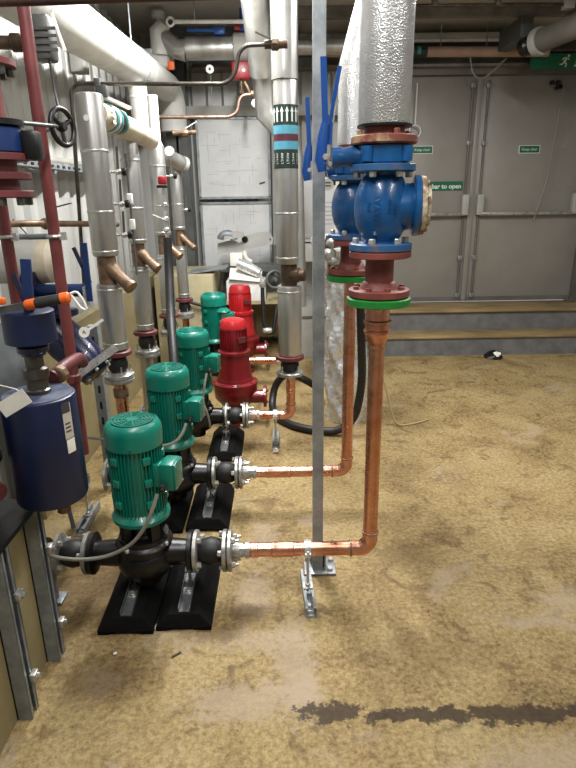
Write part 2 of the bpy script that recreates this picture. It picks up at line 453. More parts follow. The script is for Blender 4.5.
# exit sign
t = thing('exit_sign', 'dark green exit sign with running figure hung above the right door leaf', 'sign', (2.62, 5.86, 2.55))
MB().bbox((2.62, 5.86, 2.612), (.66, .03, .13), .006).build('sign_body', 'sign_green', t)
man = MB()
mx, mz = 2.60, 2.612
man.lathe((mx+.030, 5.843, mz+.043), (0, -1, 0), [(.011, 0), (.011, .003)], 12)
for a, b, w in (((.018, .03), (-.006, -.006), .02), ((-.006, -.006), (.016, -.022), .013), ((.016, -.022), (.010, -.048), .011), ((-.006, -.006), (-.022, -.026), .013), ((-.022, -.026), (-.046, -.024), .011),
                ((.018, .026), (.038, .012), .009), ((.016, .027), (-.014, .026), .009), ((-.014, .026), (-.026, .010), .009)):
    man.bar((mx+a[0], 5.8435, mz+a[1]), (mx+b[0], 5.8435, mz+b[1]), w, .003, up=(0, 1, 0))
man.build('running_figure', 'sign_white', t, 0)
MB().prism([(-.012, -.045), (.004, -.045), (.004, .045), (0, .045), (0, -.03), (-.012, -.03)], (2.70, 5.8445, 2.612), (1, 0, 0), (0, 0, 1), (0, -.003, 0)).build('arrow', 'sign_white', t, 0)
MB().box((2.80, 5.8435, 2.612), (.07, .003, .10)).build('doorway_symbol', 'sign_white', t, 0)
# services above the doors
t = thing('light_batten', 'unlit slim grey batten light fixed under the ceiling before the doors', 'light', (1.67, 5.9, 2.78))
MB().bbox((1.66, 5.86, 2.826), (1.04, .06, .05), .012).build('batten_body', 'grey_panel', t)
MB().cyl((1.15, 5.86, 2.793), (2.17, 5.86, 2.793), .014, None, 14).build('tube', 'white_paint', t)
MB().bbox((2.24, 5.86, 2.82), (.12, .08, .07), .008).build('end_cap', 'steel_dark', t)
t = thing('lagged_pipe', 'pinkish lagged pipe running above the doors with dark label bands', 'pipe', (1.5, 5.8, 2.69))
MB().cyl((.35, 5.80, 2.70), (2.42, 5.80, 2.68), .042, None, 20).build('jacket', 'pink_lagging', t)
MB().cyl((1.02, 5.80, 2.6935), (1.33, 5.80, 2.6905), .0435, None, 20, ).build('label_band', 'band_dark_green', t)
for x in (1.12, 1.18, 1.24): MB().cyl((x, 5.80, 2.6925), (x+.03, 5.80, 2.6922), .0442, None, 20).build('band_stripe', 'teal_label', t)
for z in (2.678, 2.70): MB().bar((1.03, 5.755, z), (1.10, 5.755, z), .008, .004, up=(0, 1, 0)).build('white_mark', 'sign_white', t)
for x in (1.45, 1.86, 2.25): MB().cyl((x, 5.80, 2.73), (x, 5.80, 2.92), .005, None, 8).build('hanger', 'galvanised', t)
t = thing('conduit', 'thin grey conduit clipped across the ceiling above the door light', 'conduit', (1.5, 4.8, 2.79))
MB().cyl((.75, 4.8, 2.782), (2.10, 4.8, 2.78), .012, None, 12).build('tube', 'conduit', t)
for x in (1.14, 1.60): MB().bbox((x, 4.8, 2.82), (.04, .04, .09), .005).build('clip', 'frame_grey', t)
MB().bbox((2.11, 4.8, 2.78), (.075, .07, .07), .008).build('junction_box', 'grey_panel', t)
t = thing('lagged_pipe', 'thick grey lagged pipe slanting out of the top right corner', 'pipe', (2.1, 4.8, 2.55))
MB().tube([(2.02, 5.1, 2.60), (2.28, 4.55, 2.66), (2.75, 3.6, 2.74)], .085, 22).build('jacket', 'grey_lagging', t)
MB().lathe((2.035, 5.07, 2.602), (-.42, .9, -.08), [(.10, -.03), (.105, 0), (.10, .03), (.06, .05)], 24).build('end_flange', 'grey_panel', t)
MB().lathe((1.99, 5.16, 2.595), (-.42, .9, -.08), [(.05, -.02), (.07, 0), (.07, .05), (.04, .07)], 18).build('coupling', 'cast_black', t)
tag(MB().bbox((1.98, 5.45, 2.74), (.10, .5, .16), .01).build('duct_box', 'steel_dark'), 'dark steel box over the end of the grey lagged pipe top right', 'box')
def cable(name, label, pts, r, mat, cat='cable', fillet=.05, group=None):
    return tag(MB().tube(pts, r, 8, fillet, 5).build(name, mat), label, cat, group)
cable('cable', 'thin pale cable looping below the pinkish pipe above the doors', [(1.72, 5.80, 2.655), (1.76, 5.80, 2.50), (1.84, 5.80, 2.46), (1.94, 5.80, 2.53), (2.06, 5.82, 2.64)], .007, 'cable_grey')
cable('cord', 'thin pale cord hanging in front of right door leaf', [(2.70, 6.03, 2.46), (2.68, 6.03, 2.1), (2.65, 6.03, 1.6), (2.56, 6.03, 1.22)], .006, 'cable_grey', 'cord')
t = thing('wire_hook', 'white wire hanger looped by the left door beside the stucco jacket', 'hook', (1.31, 6.02, 2.08))
MB().cyl((1.31, 6.03, 2.12), (1.31, 6.03, 2.48), .005, None, 8).build('stem', 'white_paint', t)
MB().torus((1.31, 6.03, 2.06), (0, 1, 0), .055, .006).build('loop', 'white_paint', t)
t = thing('door_closer', 'small black closer fittings at the top of the right door', 'fitting', (2.63, 6.06, 2.44))
for x, z in ((2.60, 2.475), (2.66, 2.475), (2.655, 2.43), (2.70, 2.44)): MB().bbox((x, 6.07, z), (.035, .04, .035), .006).build('bracket', 'cast_black', t)

# ---- black and white scrap at the step
t = thing('scrap', 'small crumpled black and white scrap on floor against the lower step', 'scrap', (2.0, 5.26, 0))
s = MB(); s.lathe((2.0, 5.27, 0), (0, 0, 1), [(.085, 0), (.08, .02), (.05, .045), (.02, .06)], 12)
for v in s.bm.verts: v.co += V((random.uniform(-.02, .02), random.uniform(-.015, .015), 0 if v.co.z < .005 else random.uniform(-.008, .01)))
s.build('black_wrap', 'cast_black', t)
s = MB(); s.lathe((2.01, 5.235, .02), (.3, -.5, .8), [(.032, 0), (.036, .02), (.022, .045)], 9)
for v in s.bm.verts: v.co += V((random.uniform(-.008, .008), random.uniform(-.006, .006), random.uniform(-.006, .006)))
s.build('white_lump', 'paper', t)

# ------------------------------------------------------------------ reusable fittings
def joint(p, axis, L, r, label, group=None, mats=('flange_steel', 'flange_steel'), bolts=4, nm='expansion_joint', phase=.4):
    """flexible rubber joint between p and p + axis*L, two flanges with bolts."""
    d = V(axis).normalized(); p = V(p); th = .018
    t = thing(nm, label, 'pipe joint', p+d*(L/2), group)
    Lb = L-2*th; rb = r*.56
    prof = [(rb*.82, 0), (rb, .12*Lb), (rb*1.12, .3*Lb), (rb*1.2, .5*Lb), (rb*1.12, .7*Lb), (rb, .88*Lb), (rb*.82, Lb)]
    MB().lathe(p+d*th, d, prof, 26).build('bellows', 'rubber', t)
    for q, m in ((0, mats[0]), (L-th, mats[1])):
        MB().lathe(p+d*q, d, [(r*.94, 0), (r, .003), (r, th-.003), (r*.94, th)], 30).build('flange', m, t)
    ring_bolts(t, p+d*th, d, r*.78, bolts, 0.0115, .015, phase=phase)
    ring_bolts(t, p+d*(L-th), -d, r*.78, bolts, .0115, .015, phase=phase)
    return t
def counter_flange(par, p, axis, r, mat='flange_steel', bolts=4, th=.017, phase=.4, hub=.028):
    d = V(axis).normalized(); p = V(p)
    MB().lathe(p, d, [(r*.94, 0), (r, .003), (r, th-.003), (r*.9, th), (r*.46, th+.003), (r*.42, th+hub)], 30).build('flange', mat, par)
    ring_bolts(par, p+d*th, d, r*.78, bolts, .0115, .014, phase=phase, shank=.014)
def jacket_seams(par, x, y, r, zs, mat='zinc'):
    for z in zs: MB().lathe((x, y, z-.006), (0, 0, 1), [(r, 0), (r+.0022, .003), (r+.0022, .009), (r, .012)], 28, False).build('seam_band', mat, par)
def jacket(name, x, y, r, z0, z1, mat, par, seam=True):
    o = MB().lathe((x, y, z0), (0, 0, 1), [(r*.88, .0), (r*.97, .003), (r, .010), (r, z1-z0-.010), (r*.97, z1-z0-.003), (r*.88, z1-z0)], 34).build(name, mat, par)
    return o

# ------------------------------------------------------------------ pumps
PX, PZ = -.535, .21
PG = 'green vertical pumps along the left wall'
def make_green_pump(y, label):
    t = thing('inline_pump', label, 'pump', (PX, y, 0), PG)
    x, z = PX, PZ
    # volute with flanged stubs
    v = MB()
    v.lathe((x, y, z-.085), (0, 0, 1), [(.05, .005), (.085, .012), (.104, .04), (.108, .075), (.102, .105), (.096, .112), (.104, .118), (.106, .142), (.100, .150), (.085, .158)], 32)
    v.tube([(x, y, z), (x+.10, y, z), (x+.165, y, z)], [.07, .052, .046], 20)
    v.tube([(x, y, z), (x-.10, y, z), (x-.19, y, z)], [.07, .052, .046], 20)
    v.cyl((x, y, z-.12), (x, y, z-.08), .05, None, 20)
    v.build('volute', 'cast_black', t)
    for sx, xe in ((1, x+.163), (-1, x-.188)):
        f = MB().lathe((xe, y, z), (sx, 0, 0), [(.076, 0), (.08, .003), (.08, .017), (.072, .020)], 30).build('pump_flange', 'cast_black', t)
    # lantern with windows
    la = MB().lathe((x, y, z+.072), (0, 0, 1), [(.092, 0), (.092, .016), (.06, .020), (.052, .030), (.052, .075), (.06, .082)], 30)
    for k in range(4):
        a = PI/4+k*PI/2
        la.box((x+.073*math.cos(a), y+.073*math.sin(a), z+.122), (.026, .036, .085), Matrix.Rotation(a, 3, 'Z'))
    la.build('lantern', 'cast_black', t)
    MB().cyl((x, y, z+.085), (x, y, z+.16), .028, None, 18).build('shaft_coupling', 'flange_steel', t)
    for k in range(4):
        a = PI/4+k*PI/2+.35
        MB().hexbolt((x+.1*math.cos(a), y+.1*math.sin(a), z+.06), (0, 0, 1), .009, .012).build('bolt', 'zinc', t)
    # motor
    z0 = .37
    MB().lathe((x, y, z0), (0, 0, 1), [(.092, 0), (.105, .004), (.106, .018), (.098, .028), (.084, .040)], 40).build('motor_flange', 'pump_green', t)
    mo = MB().cyl((x, y, z0+.035), (x, y, z0+.30), .085, None, 40)
    for k in range(44):
        a = 2*PI*k/44
        mo.box((x+.0895*math.cos(a), y+.0895*math.sin(a), z0+.17), (.015, .0028, .255), Matrix.Rotation(a, 3, 'Z'))
    # smooth raised pads with bolt bosses (between fin packs)
    for a in (PI*.02, -PI*.30, -PI*.70, PI*.5, PI*.98):
        for zz in (z0+.085, z0+.17, z0+.255):
            mo.bbox((x+.094*math.cos(a), y+.094*math.sin(a), zz), (.016, .030, .030), .005, Matrix.Rotation(a, 3, 'Z'))
    mo.build('motor_body', 'pump_green', t)
    MB().lathe((x, y, z0+.292), (0, 0, 1), [(.093, 0), (.100, .003), (.101, .055), (.099, .070), (.091, .085), (.080, .092), (.078, .088), (.0, .088)], 44).build('fan_cover', 'pump_green', t)
    zt = z0+.385
    g = MB()
    g.lathe((x, y, zt-.004), (0, 0, 1), [(.074, 0), (.074, .003)], 36)
    go = g.build('fan_grille', 'grille_green', t)
    w = MB()
    for r in (.072, .060, .048, .036, .024): w.torus((x, y, zt), (0, 0, 1), r, .0022, 36, 6)
    for k in range(10):
        a = 2*PI*k/10; w.bar((x+.02*math.cos(a), y+.02*math.sin(a), zt), (x+.073*math.cos(a), y+.073*math.sin(a), zt), .004, .003)
    w.cyl((x, y, zt-.003), (x, y, zt+.002), .02, None, 20)
    w.build('grille_wires', 'pump_green', go)
    for k in range(3):
        a = -PI/2+k*2*PI/3+.1; MB().hexbolt((x+.1*math.cos(a), y+.1*math.sin(a), z0+.31), (math.cos(a), math.sin(a), 0), .005, .004).build('cover_screw', 'pump_green', t)
    # terminal box
    R = Matrix.Rotation(-.16, 3, 'Z')
    bx = V((x+.126, y-.035, z0+.19))
    tb = MB().bbox(bx, (.052, .085, .104), .008, R).bbox(bx+R @ V((-.045, 0, 0)), (.04, .07, .09), .006, R).build('terminal_box', 'pump_green', t)
    MB().bbox(bx+R @ V((.028, 0, 0)), (.010, .080, .099), .004, R).build('box_lid', 'pump_green', tb)
    MB().hexbolt(bx+R @ V((-.010, -.044, -.030)), R @ V((0, -1, -.25)), .013, .016, .01).build('cable_gland', 'grip_black', tb)
    for yy, zz in ((-.032, .041), (.032, .041), (-.032, -.041), (.032, -.041)):
        MB().hexbolt(bx+R @ V((.032, yy, zz)), R @ V((1, 0, 0)), .004, .003).build('lid_screw', 'zinc', tb)
    return t
ROWS = [1.90, 2.55, 3.32, 4.50]
p1 = make_green_pump(ROWS[0], 'nearest green pump, tallest in view, next to the dark blue vessel')
copy_tree(p1, (0, ROWS[1]-ROWS[0], 0), 'second green pump back from the camera, directly behind the nearest one')
copy_tree(p1, (0, ROWS[2]-ROWS[0], 0), 'third green pump back, partly hidden beside the dark red pump')
copy_tree(p1, (0, ROWS[3]-ROWS[0], .02), 'farthest green pump, just left of the bright red pump at the back')

# ---- red pumps
def make_red_pump(x, y, label, head, scale=1.0):
    t = thing('red_pump', label, 'pump', (x, y, 0), 'red pumps standing behind the green ones')
    S = scale
    def L_(prof): return [(r*S, h*S) for r, h in prof]
    MB().lathe((x, y, 0), (0, 0, 1), L_([(.10, 0), (.10, .03), (.07, .05), (.07, .13), (.11, .15), (.142, .19), (.148, .25), (.148, .275), (.152, .28), (.152, .30), (.125, .31), (.120, .33)]), 36).build('casing', 'pump_red', t)
    MB().lathe((x, y, .33*S), (0, 0, 1), L_([(.116, 0), (.108, .03), (.100, .16), (.108, .165), (.108, .185), (.088, .195)]), 36).build('bracket', 'pump_red', t)
    mo = MB().lathe((x, y, .52*S), (0, 0, 1), L_([(.082, 0), (.084, .01), (.084, .14), (.078, .15)]), 32)
    for k in range(26):
        a = 2*PI*k/26; mo.box((x+.086*S*math.cos(a), y+.086*S*math.sin(a), .595*S), (.012*S, .003*S, .13*S), Matrix.Rotation(a, 3, 'Z'))
    mo.build('motor_body', 'pump_red', t)
    MB().lathe((x, y, .665*S), (0, 0, 1), L_([(.086, 0), (.089, .003), (.086, .035), (.074, .058), (.05, .066), (.0, .067)]), 36).build('motor_cap', head, t)
    for k in range(8):
        a = 2*PI*k/8+.2; MB().hexbolt((x+.137*S*math.cos(a), y+.137*S*math.sin(a), .30*S), (0, 0, 1), .009, .012).build('bolt', 'flange_maroon', t)
    MB().tube([(x+.09*S, y-.04, .20*S), (x+.20*S, y-.04, .20*S)], .045*S, 20).build('outlet_stub', 'pump_red', t)
    MB().lathe((x+.19*S, y-.04, .20*S), (1, 0, 0), L_([(.07, 0), (.074, .003), (.074, .018), (.066, .022)]), 28).build('outlet_flange', 'pump_red', t)
    ring_bolts(t, (x+.212*S, y-.04, .20*S), (1, 0, 0), .055*S, 4, .008, .010, 'flange_maroon')
    MB().box((x+.06*S, y-.072*S, .60*S), (.06*S, .012, .035*S), Matrix.Rotation(.7, 3, 'Z')).build('name_plate', 'flange_maroon', t)
    return t
make_red_pump(-.325, 3.74, 'dark red pump right behind the third green pump, bell shaped casing', 'pump_red_bright')
r2 = make_red_pump(-.36, 4.95, 'bright red pump at the back in front of the white carton', 'pump_red_bright', 1.06)
for o in list(COL.objects):
    if o.parent == r2 and o.type == 'MESH' and o.name.split('.')[0] in ('motor_body', 'bracket'):
        o.data.materials[0] = MATS['pump_red_bright']
t = thing('green_hand_valve', 'little green hand valve on stem between the far green and red pumps', 'valve', (-.45, 4.35, .5))
MB().cyl((-.44, 4.3, .42), (-.44, 4.3, .66), .012, None, 12).build('stem', 'zinc', t)
MB().lathe((-.44, 4.3, .66), (0, 0, 1), [(.05, 0), (.055, .012), (.035, .03), (.012, .035)], 16).build('hand_knob', 'pump_green', t)

# ------------------------------------------------------------------ rubber support feet
FG = 'black rubber support feet under the pumps'
def make_foot(x, y0, label, L_=.38):
    t = thing('rubber_foot', label, 'support foot', (x, y0+L_/2, 0), FG)
    poly = [(-.1, 0), (-.1, .034), (-.056, .092), (.056, .092), (.1, .034), (.1, 0), (.064, 0), (.034, .020), (-.034, .020), (-.064, 0)]
    mb = MB(); mb.prism(poly, (x, y0, 0), (1, 0, 0), (0, 0, 1), (0, L_, 0))
    for v in mb.bm.verts:                                   # ends lean inwards
        if v.co.z > .05: v.co.y += .022 if v.co.y < y0+L_/2 else -.03
    def sag(v):                                             # lower towards the front end
        k = max(0, min(1, 1-(v.co.y-y0)/L_)); v.co.z -= .040*k*min(1, v.co.z/.092)
    for v in mb.bm.verts: sag(v)
    mb.build('rubber_body', 'foot_rubber', t, 25)
    ch = MB().box((x, y0+.15, .0945), (.042, .24, .004)).box((x-.020, y0+.15, .102), (.003, .24, .016)).box((x+.020, y0+.15, .102), (.003, .24, .016))
    for v in ch.bm.verts: sag(v)
    co = ch.build('steel_channel', 'dull_channel', t, 0)
    nb = MB().hexbolt((x+.002, y0+.13, .097), (0, 0, 1), .012, .010).box((x, y0+.13, .0975), (.034, .036, .003))
    for v in nb.bm.verts: sag(v)
    nb.build('channel_nut', 'zinc', co)
    MB().cyl((x, y0+.195, .07), (x, y0+.195, .150), .006, None, 10).build('threaded_rod', 'zinc', t)
    MB().bbox((x, y0+.195, .118), (.036, .024, .012), .003).build('rod_clamp', 'zinc', t)
    return t
fA = make_foot(-.583, 1.70, 'black rubber foot under nearest green pump, leftmost at front')
copy_tree(fA, (.207, .015, 0), 'black rubber foot below the joint right of nearest green pump, right one at front')
copy_tree(fA, (0, .65, 0), 'black rubber foot under second green pump, mostly hidden behind nearest pump')
copy_tree(fA, (.215, .66, 0), 'black rubber foot below joint right of second green pump')
copy_tree(fA, (.225, 1.40, 0), 'black rubber foot below joint right of third green pump')
t = tag(MB().prism([(0, 0), (.02, .03), (.035, .09), (.028, .15), (.012, .12), (.01, .05)], (-.488, 1.715, .002), (1, 0, 0), (0, 1, 0), (0, 0, .004)).build('paper_scrap', 'paper', sm=0), 'torn white paper strip between the two front rubber feet', 'scrap')

# ------------------------------------------------------------------ horizontal joints at the pumps
JG = 'flanged rubber joints on the pump outlets'
jr = .080; jx = PX+.184
j1 = joint((jx, ROWS[0], PZ), (1, 0, 0), .128, jr, 'black rubber joint with steel flanges right of nearest green pump', JG)
copy_tree(j1, (0, ROWS[1]-ROWS[0], 0), 'black rubber joint with steel flanges right of second green pump')
copy_tree(j1, (-.01, ROWS[2]-ROWS[0], 0), 'black rubber joint with steel flanges right of third green pump')
JL = 'flanged rubber joints on the pump inlets'
k1 = joint((PX-.335, ROWS[0], PZ), (1, 0, 0), .126, jr, 'black joint left of the nearest green pump, at the floor below the vessel', JL)
copy_tree(k1, (0, ROWS[1]-ROWS[0], 0), 'steel flanged joint left of second green pump, seen beside the blue vessel')
copy_tree(k1, (0, ROWS[2]-ROWS[0], 0), 'steel flanged joint left of third green pump behind the copper riser')

# ------------------------------------------------------------------ copper runs
CG = 'copper pipes from the pump outlets'
def copper_run(y, x0, xv, ztop, r, label, couplings, vcoup, adaptor=True, endz=None):
    z = PZ
    t = thing('copper_pipe', label, 'pipe', (xv, y, 0), CG)
    counter_flange(t, (x0, y, z), (1, 0, 0), jr)
    un = MB(); un.lathe((x0+.040, y, z), (1, 0, 0), [(.030, 0), (.030, .014), (.026, .016), (.026, .024), (.032, .026), (.032, .040), (.030, .044)], 8)
    un.build('union_nut', 'zinc', t)
    xs = x0+.08
    MB().tube([(xs, y, z), (xv, y, z), (xv, y, ztop)], r, 24, r*2.1, 10).build('pipe', 'copper', t)
    for (a, b) in couplings:
        MB().lathe((a, y, z), (1, 0, 0), [(r, 0), (r*1.10, .002), (r*1.13, .007), (r*1.08, .012), (r*1.08, b-a-.012), (r*1.13, b-a-.007), (r*1.10, b-a-.002), (r, b-a)], 26).build('press_coupling', 'copper', t)
    e = MB().tube([(xv-r*3.1, y, z), (xv, y, z), (xv, y, z+r*3.1)], r*1.07, 24, r*2.1, 10)
    eo = e.build('elbow', 'copper', t)
    MB().torus((xv-r*2.7, y, z), (1, 0, 0), r*1.08, .0035).build('elbow_bead', 'copper_solder', eo)
    MB().torus((xv, y, z+r*2.7), (0, 0, 1), r*1.08, .0035).build('elbow_bead', 'copper_solder', eo)
    for (a, b, rr) in vcoup:
        MB().lathe((xv, y, a), (0, 0, 1), [(r, 0), (rr*.97, .002), (rr, .008), (rr*.97, .012), (rr*.97, b-a-.012), (rr, b-a-.007), (rr*.97, b-a-.002), (r*.9, b-a)], 28).build('coupling', 'copper', t)
    return t
VX1, VX2 = .320, .303
xc = jx+.130
c1 = copper_run(ROWS[0], xc, VX1, 1.02, .027, 'front copper pipe from nearest pump, rising to the large blue valve', [(-.165+.03, -.125+.02), (-.055, .03)], [(.995, 1.03, .031)])
red = MB().lathe((VX1, ROWS[0], 1.0), (0, 0, 1), [(.030, 0), (.030, .02), (.036, .032), (.042, .050), (.046, .054), (.046, .062), (.040, .066), (.040, .082), (.046, .086), (.046, .095), (.040, .099), (.040, .149)], 30)
red.build('reducer', 'copper', c1)
c2 = copper_run(ROWS[1], xc, VX2, 1.145, .0265, 'second copper pipe back, rising behind the front one to the hidden blue valve', [(-.09, .03), (.17, .215)], [(1.06, 1.09, .029)])
c3 = copper_run(ROWS[2], xc-.01, .045, .47, .0265, 'third copper pipe, a short run with elbow up to the silver riser', [(-.20, -.10)], [(.36, .40, .029)])
t = thing('copper_pipe', 'short copper pipe at the back joining the far green pump to a riser', 'pipe', (-.2, 4.45, .21), CG)
MB().tube([(-.36, 4.52, .22), (.05, 4.52, .22), (.05, 4.52, .6)], .030, 20, .06).build('pipe', 'copper', t)
MB().lathe((-.22, 4.52, .22), (1, 0, 0), [(.03, 0), (.034, .003), (.034, .12), (.03, .123)], 22).build('press_coupling', 'copper', t)
MB().lathe((-.05, 4.52, .22), (1, 0, 0), [(.034, 0), (.040, .003), (.040, .05), (.034, .053)], 8).build('union_nut', 'zinc', t)

# pipe supports: channel lying on the floor, threaded rod, clamp round the pipe
SG = 'steel strut supports under the copper pipes'
def pipe_support(x, y, yaw, label, zp=PZ, rp=.029, ch0=-.13, ch1=.19, clampmat='zinc', axis=(1, 0, 0)):
    t = thing('pipe_support', label, 'support', (x, y, 0), SG)
    R = Matrix.Rotation(yaw, 3, 'Z'); o = V((x, y, 0))
    L_ = ch1-ch0; c = o+R @ V((0, (ch0+ch1)/2, 0))
    mb = MB().box(c+V((0, 0, .003)), (.041, L_, .005), R)
    for s in (-1, 1):
        mb.box(c+R @ V((s*.019, 0, 0))+V((0, 0, .021)), (.003, L_, .040), R)
        mb.box(c+R @ V((s*.0145, 0, 0))+V((0, 0, .040)), (.009, L_, .003), R)
    mb.build('strut_channel', 'galvanised', t, 0)
    MB().box(o+V((0, 0, .044)), (.038, .045, .005), R).hexbolt(o+V((0, 0, .047)), (0, 0, 1), .011, .010).build('rod_plate', 'zinc', t)
    MB().box(o+R @ V((0, -.09, .010)), (.03, .045, .008), R).hexbolt(o+R @ V((0, -.09, .014)), (0, 0, 1), .010, .012).build('anchor', 'zinc', t)
    MB().cyl(o+V((0, 0, .02)), o+V((0, 0, zp-rp-.012)), .0055, None, 10).build('threaded_rod', 'zinc', t)
    a = V(axis); mbc = MB()
    mbc.lathe(o+V((0, 0, zp))-a*.013, a, [(rp+.001, 0), (rp+.006, .001), (rp+.006, .025), (rp+.001, .026)], 28, False)
    mbc.hexbolt(o+V((0, 0, zp-rp-.018)), (0, 0, 1), .011, .013)
    cl = mbc.build('pipe_clamp', 'zinc', t)
    sd = V((0, 0, 1)).cross(a)
    for s in (-1, 1):
        MB().box(o+V((0, 0, zp))+sd*(s*(rp+.012)), (.022, .016, .012)).hexbolt(o+V((0, 0, zp+.006))+sd*(s*(rp+.012)), (0, 0, 1), .006, .008).build('clamp_lug', 'zinc', cl)
    return t
pipe_support(.083, ROWS[0], .05, 'strut and rod support under front copper pipe before the grey post', ch0=-.13, ch1=.11)
pipe_support(-.052, ROWS[2], 0, 'strut and rod support under the third copper pipe', ch0=-.03, ch1=.20)
pipe_support(-.955, 2.47, .02, 'strut and thin black rod standing on floor behind the blue vessel', ch0=-.13, ch1=.13, rp=.045)

# ------------------------------------------------------------------ grey strut post
PY = 2.06
t = thing('strut_post', 'tall grey steel strut post from floor to ceiling beside the blue levers', 'post', (.131, PY, 0))
mb = MB(); hw = .0205
mb.box((.131, PY-hw, CZ/2), (2*hw, .003, CZ-.01)).box((.131-hw+.0015, PY, CZ/2), (.003, 2*hw, CZ-.01)).box((.131+hw-.0015, PY, CZ/2), (.003, 2*hw, CZ-.01))
mb.box((.131-.015, PY+hw, CZ/2), (.010, .003, CZ-.01)).box((.131+.015, PY+hw, CZ/2), (.010, .003, CZ-.01))
mb.build('strut', 'galvanised', t, 0)
MB().bbox((.140, PY+.01, .006), (.13, .11, .011), .002).build('base_plate', 'galvanised', t)
MB().box((.131+.03, PY, .05), (.006, .05, .08)).box((.131, PY+.03, .05), (.06, .006, .08)).build('base_angle', 'galvanised', t, 0)
for x, y in ((.182, PY-.02), (.19, PY+.045), (.09, PY+.05)): MB().hexbolt((x, y, .011), (0, 0, 1), .012, .012).build('anchor_bolt', 'zinc', t)

# ------------------------------------------------------------------ blue valve stacks
def valve_stack(x, y, which, dz=0.0):
    w = {'n': 'front', 'f': 'rear'}[which]; z = lambda h: h+dz
    def rg(name, prof, mat, par, zz, n=34): return MB().lathe((x, y, z(zz)), (0, 0, 1), prof, n).build(name, mat, par)
    # flanged spool in red oxide with its green backing ring
    tail = 'below front blue check valve' if which == 'n' else 'behind the front stack, partly hidden'
    s = thing('flanged_spool', 'red oxide flanged pipe spool with green ring ' + tail, 'pipe spool', (x, y, z(1.15)), 'red oxide spools under the blue valves')
    rg('backing_ring', [(.100, 0), (.105, .003), (.105, .023), (.100, .026)], 'gasket_green', s, 1.149)
    rg('lower_flange', [(.096, 0), (.1, .003), (.1, .022), (.096, .025)], 'oxide_red', s, 1.1775)
    rg('hub', [(.066, 0), (.062, .006), (.056, .018), (.047, .024)], 'oxide_red', s, 1.2025)
    rg('spool_tube', [(.046, 0), (.046, .10)], 'oxide_red', s, 1.212)
    rg('upper_flange', [(.092, 0), (.1, .003), (.1, .019), (.096, .022)], 'oxide_red', s, 1.302)
    ring_bolts(s, (x, y, z(1.2025)), (0, 0, 1), .079, 8, .0105, .010, 'oxide_red', phase=.2)
    # swing check valve
    v = thing('check_valve', ('front' if which == 'n' else 'rear') + ' blue swing check valve' + (' with raised lettering and corroded side cover' if which == 'n' else ', mostly hidden behind the front one'), 'valve', (x, y, z(1.325)), 'blue swing check valves')
    rg('lower_flange', [(.098, 0), (.1, .002), (.1, .020), (.095, .023)], 'blue_worn', v, 1.3255)
    b = MB().lathe((x, y, z(1.345)), (0, 0, 1), [(.052, 0), (.052, .010), (.062, .022), (.077, .050), (.085, .085), (.087, .110), (.085, .135), (.077, .170), (.064, .198), (.055, .208), (.055, .222)], 40)
    b.tube([(x+.02, y, z(1.455)), (x+.09, y, z(1.458)), (x+.112, y, z(1.460))], [.078, .070, .072], 30)
    b.build('valve_body', 'valve_blue', v)
    MB().lathe((x+.098, y, z(1.46)), (1, -.12, 0), [(.088, 0), (.092, .003), (.092, .018), (.088, .021)], 34).build('cover_flange', 'valve_blue', v)
    cv = MB().lathe((x+.119, y-.0025, z(1.46)), (1, -.12, 0), [(.088, 0), (.09, .002), (.088, .014), (.066, .018), (.06, .030), (.02, .033)], 34).build('side_cover', 'corroded', v)
    ring_bolts(cv, (x+.133, y-.004, z(1.46)), (1, -.12, 0), .074, 8, .010, .010, 'corroded')
    rg('upper_flange', [(.095, 0), (.1, .003), (.1, .020), (.098, .022)], 'blue_worn', v, 1.5615)
    ring_bolts(v, (x, y, z(1.349)), (0, 0, 1), .080, 6, .0115, .016, 'zinc', phase=.55)
    ring_bolts(v, (x, y, z(1.561)), (0, 0, -1), .080, 6, .0115, .016, 'zinc', phase=.55)
    if which == 'n':
        lt = MB()
        for txt, size, ph, zz, wob in (('NAVAL', .030, -.30, 1.452, 0), ('DN80', .017, .13, 1.462, 0), ('PN16', .017, .33, 1.452, 0), ('GGG', .014, -.62, 1.458, 0)):
            me = text_mesh(txt, size, .0012)
            for q in me.vertices:
                tx, ty, tz = q.co
                h = zz+tx                                       # text runs upwards
                k = (h-1.345)                                   # local body radius
                pr = [(.0, .052), (.022, .062), (.05, .077), (.085, .085), (.11, .087), (.135, .085), (.17, .077), (.208, .055)]
                r_ = .06
                for (a0, r0), (a1, r1) in zip(pr, pr[1:]):
                    if a0 <= k <= a1: r_ = r0+(r1-r0)*(k-a0)/(a1-a0)
                ang = -PI/2+ph-ty/r_
                rr = r_+tz+.0006
                q.co = (x+rr*math.cos(ang), y+rr*math.sin(ang), z(h))
            lt.mesh(me)
        lt.build('raised_lettering', 'valve_blue', v, 0)
    # butterfly valve with squeeze lever
    f = thing('butterfly_valve', w + ' blue butterfly valve with long upright lever handle' + (' in front of the grey post' if which == 'n' else ' left of the grey post'), 'valve', (x, y, z(1.585)), 'lever butterfly valves over the check valves')
    body = MB().lathe((x, y, z(1.5845)), (0, 0, 1), [(.078, 0), (.082, .004), (.082, .050), (.078, .054)], 36)
    for k in range(4):
        a = PI/4+k*PI/2; body.cyl((x+.082*math.cos(a), y+.082*math.sin(a), z(1.59)), (x+.082*math.cos(a), y+.082*math.sin(a), z(1.633)), .019, None, 14)
    body.build('wafer_body', 'valve_blue', f)
    nk = MB().tube([(x-.07, y, z(1.608)), (x-.125, y, z(1.606)), (x-.135, y, z(1.606)), (x-.16, y, z(1.605))], [.034, .027, .031, .031], 18)
    nk.build('neck', 'valve_blue', f)
    hx = x-.175
    MB().box((hx, y-.002, z(1.605)), (.012, .060, .070)).build('notch_plate', 'zinc', f, 0)
    lv = MB()
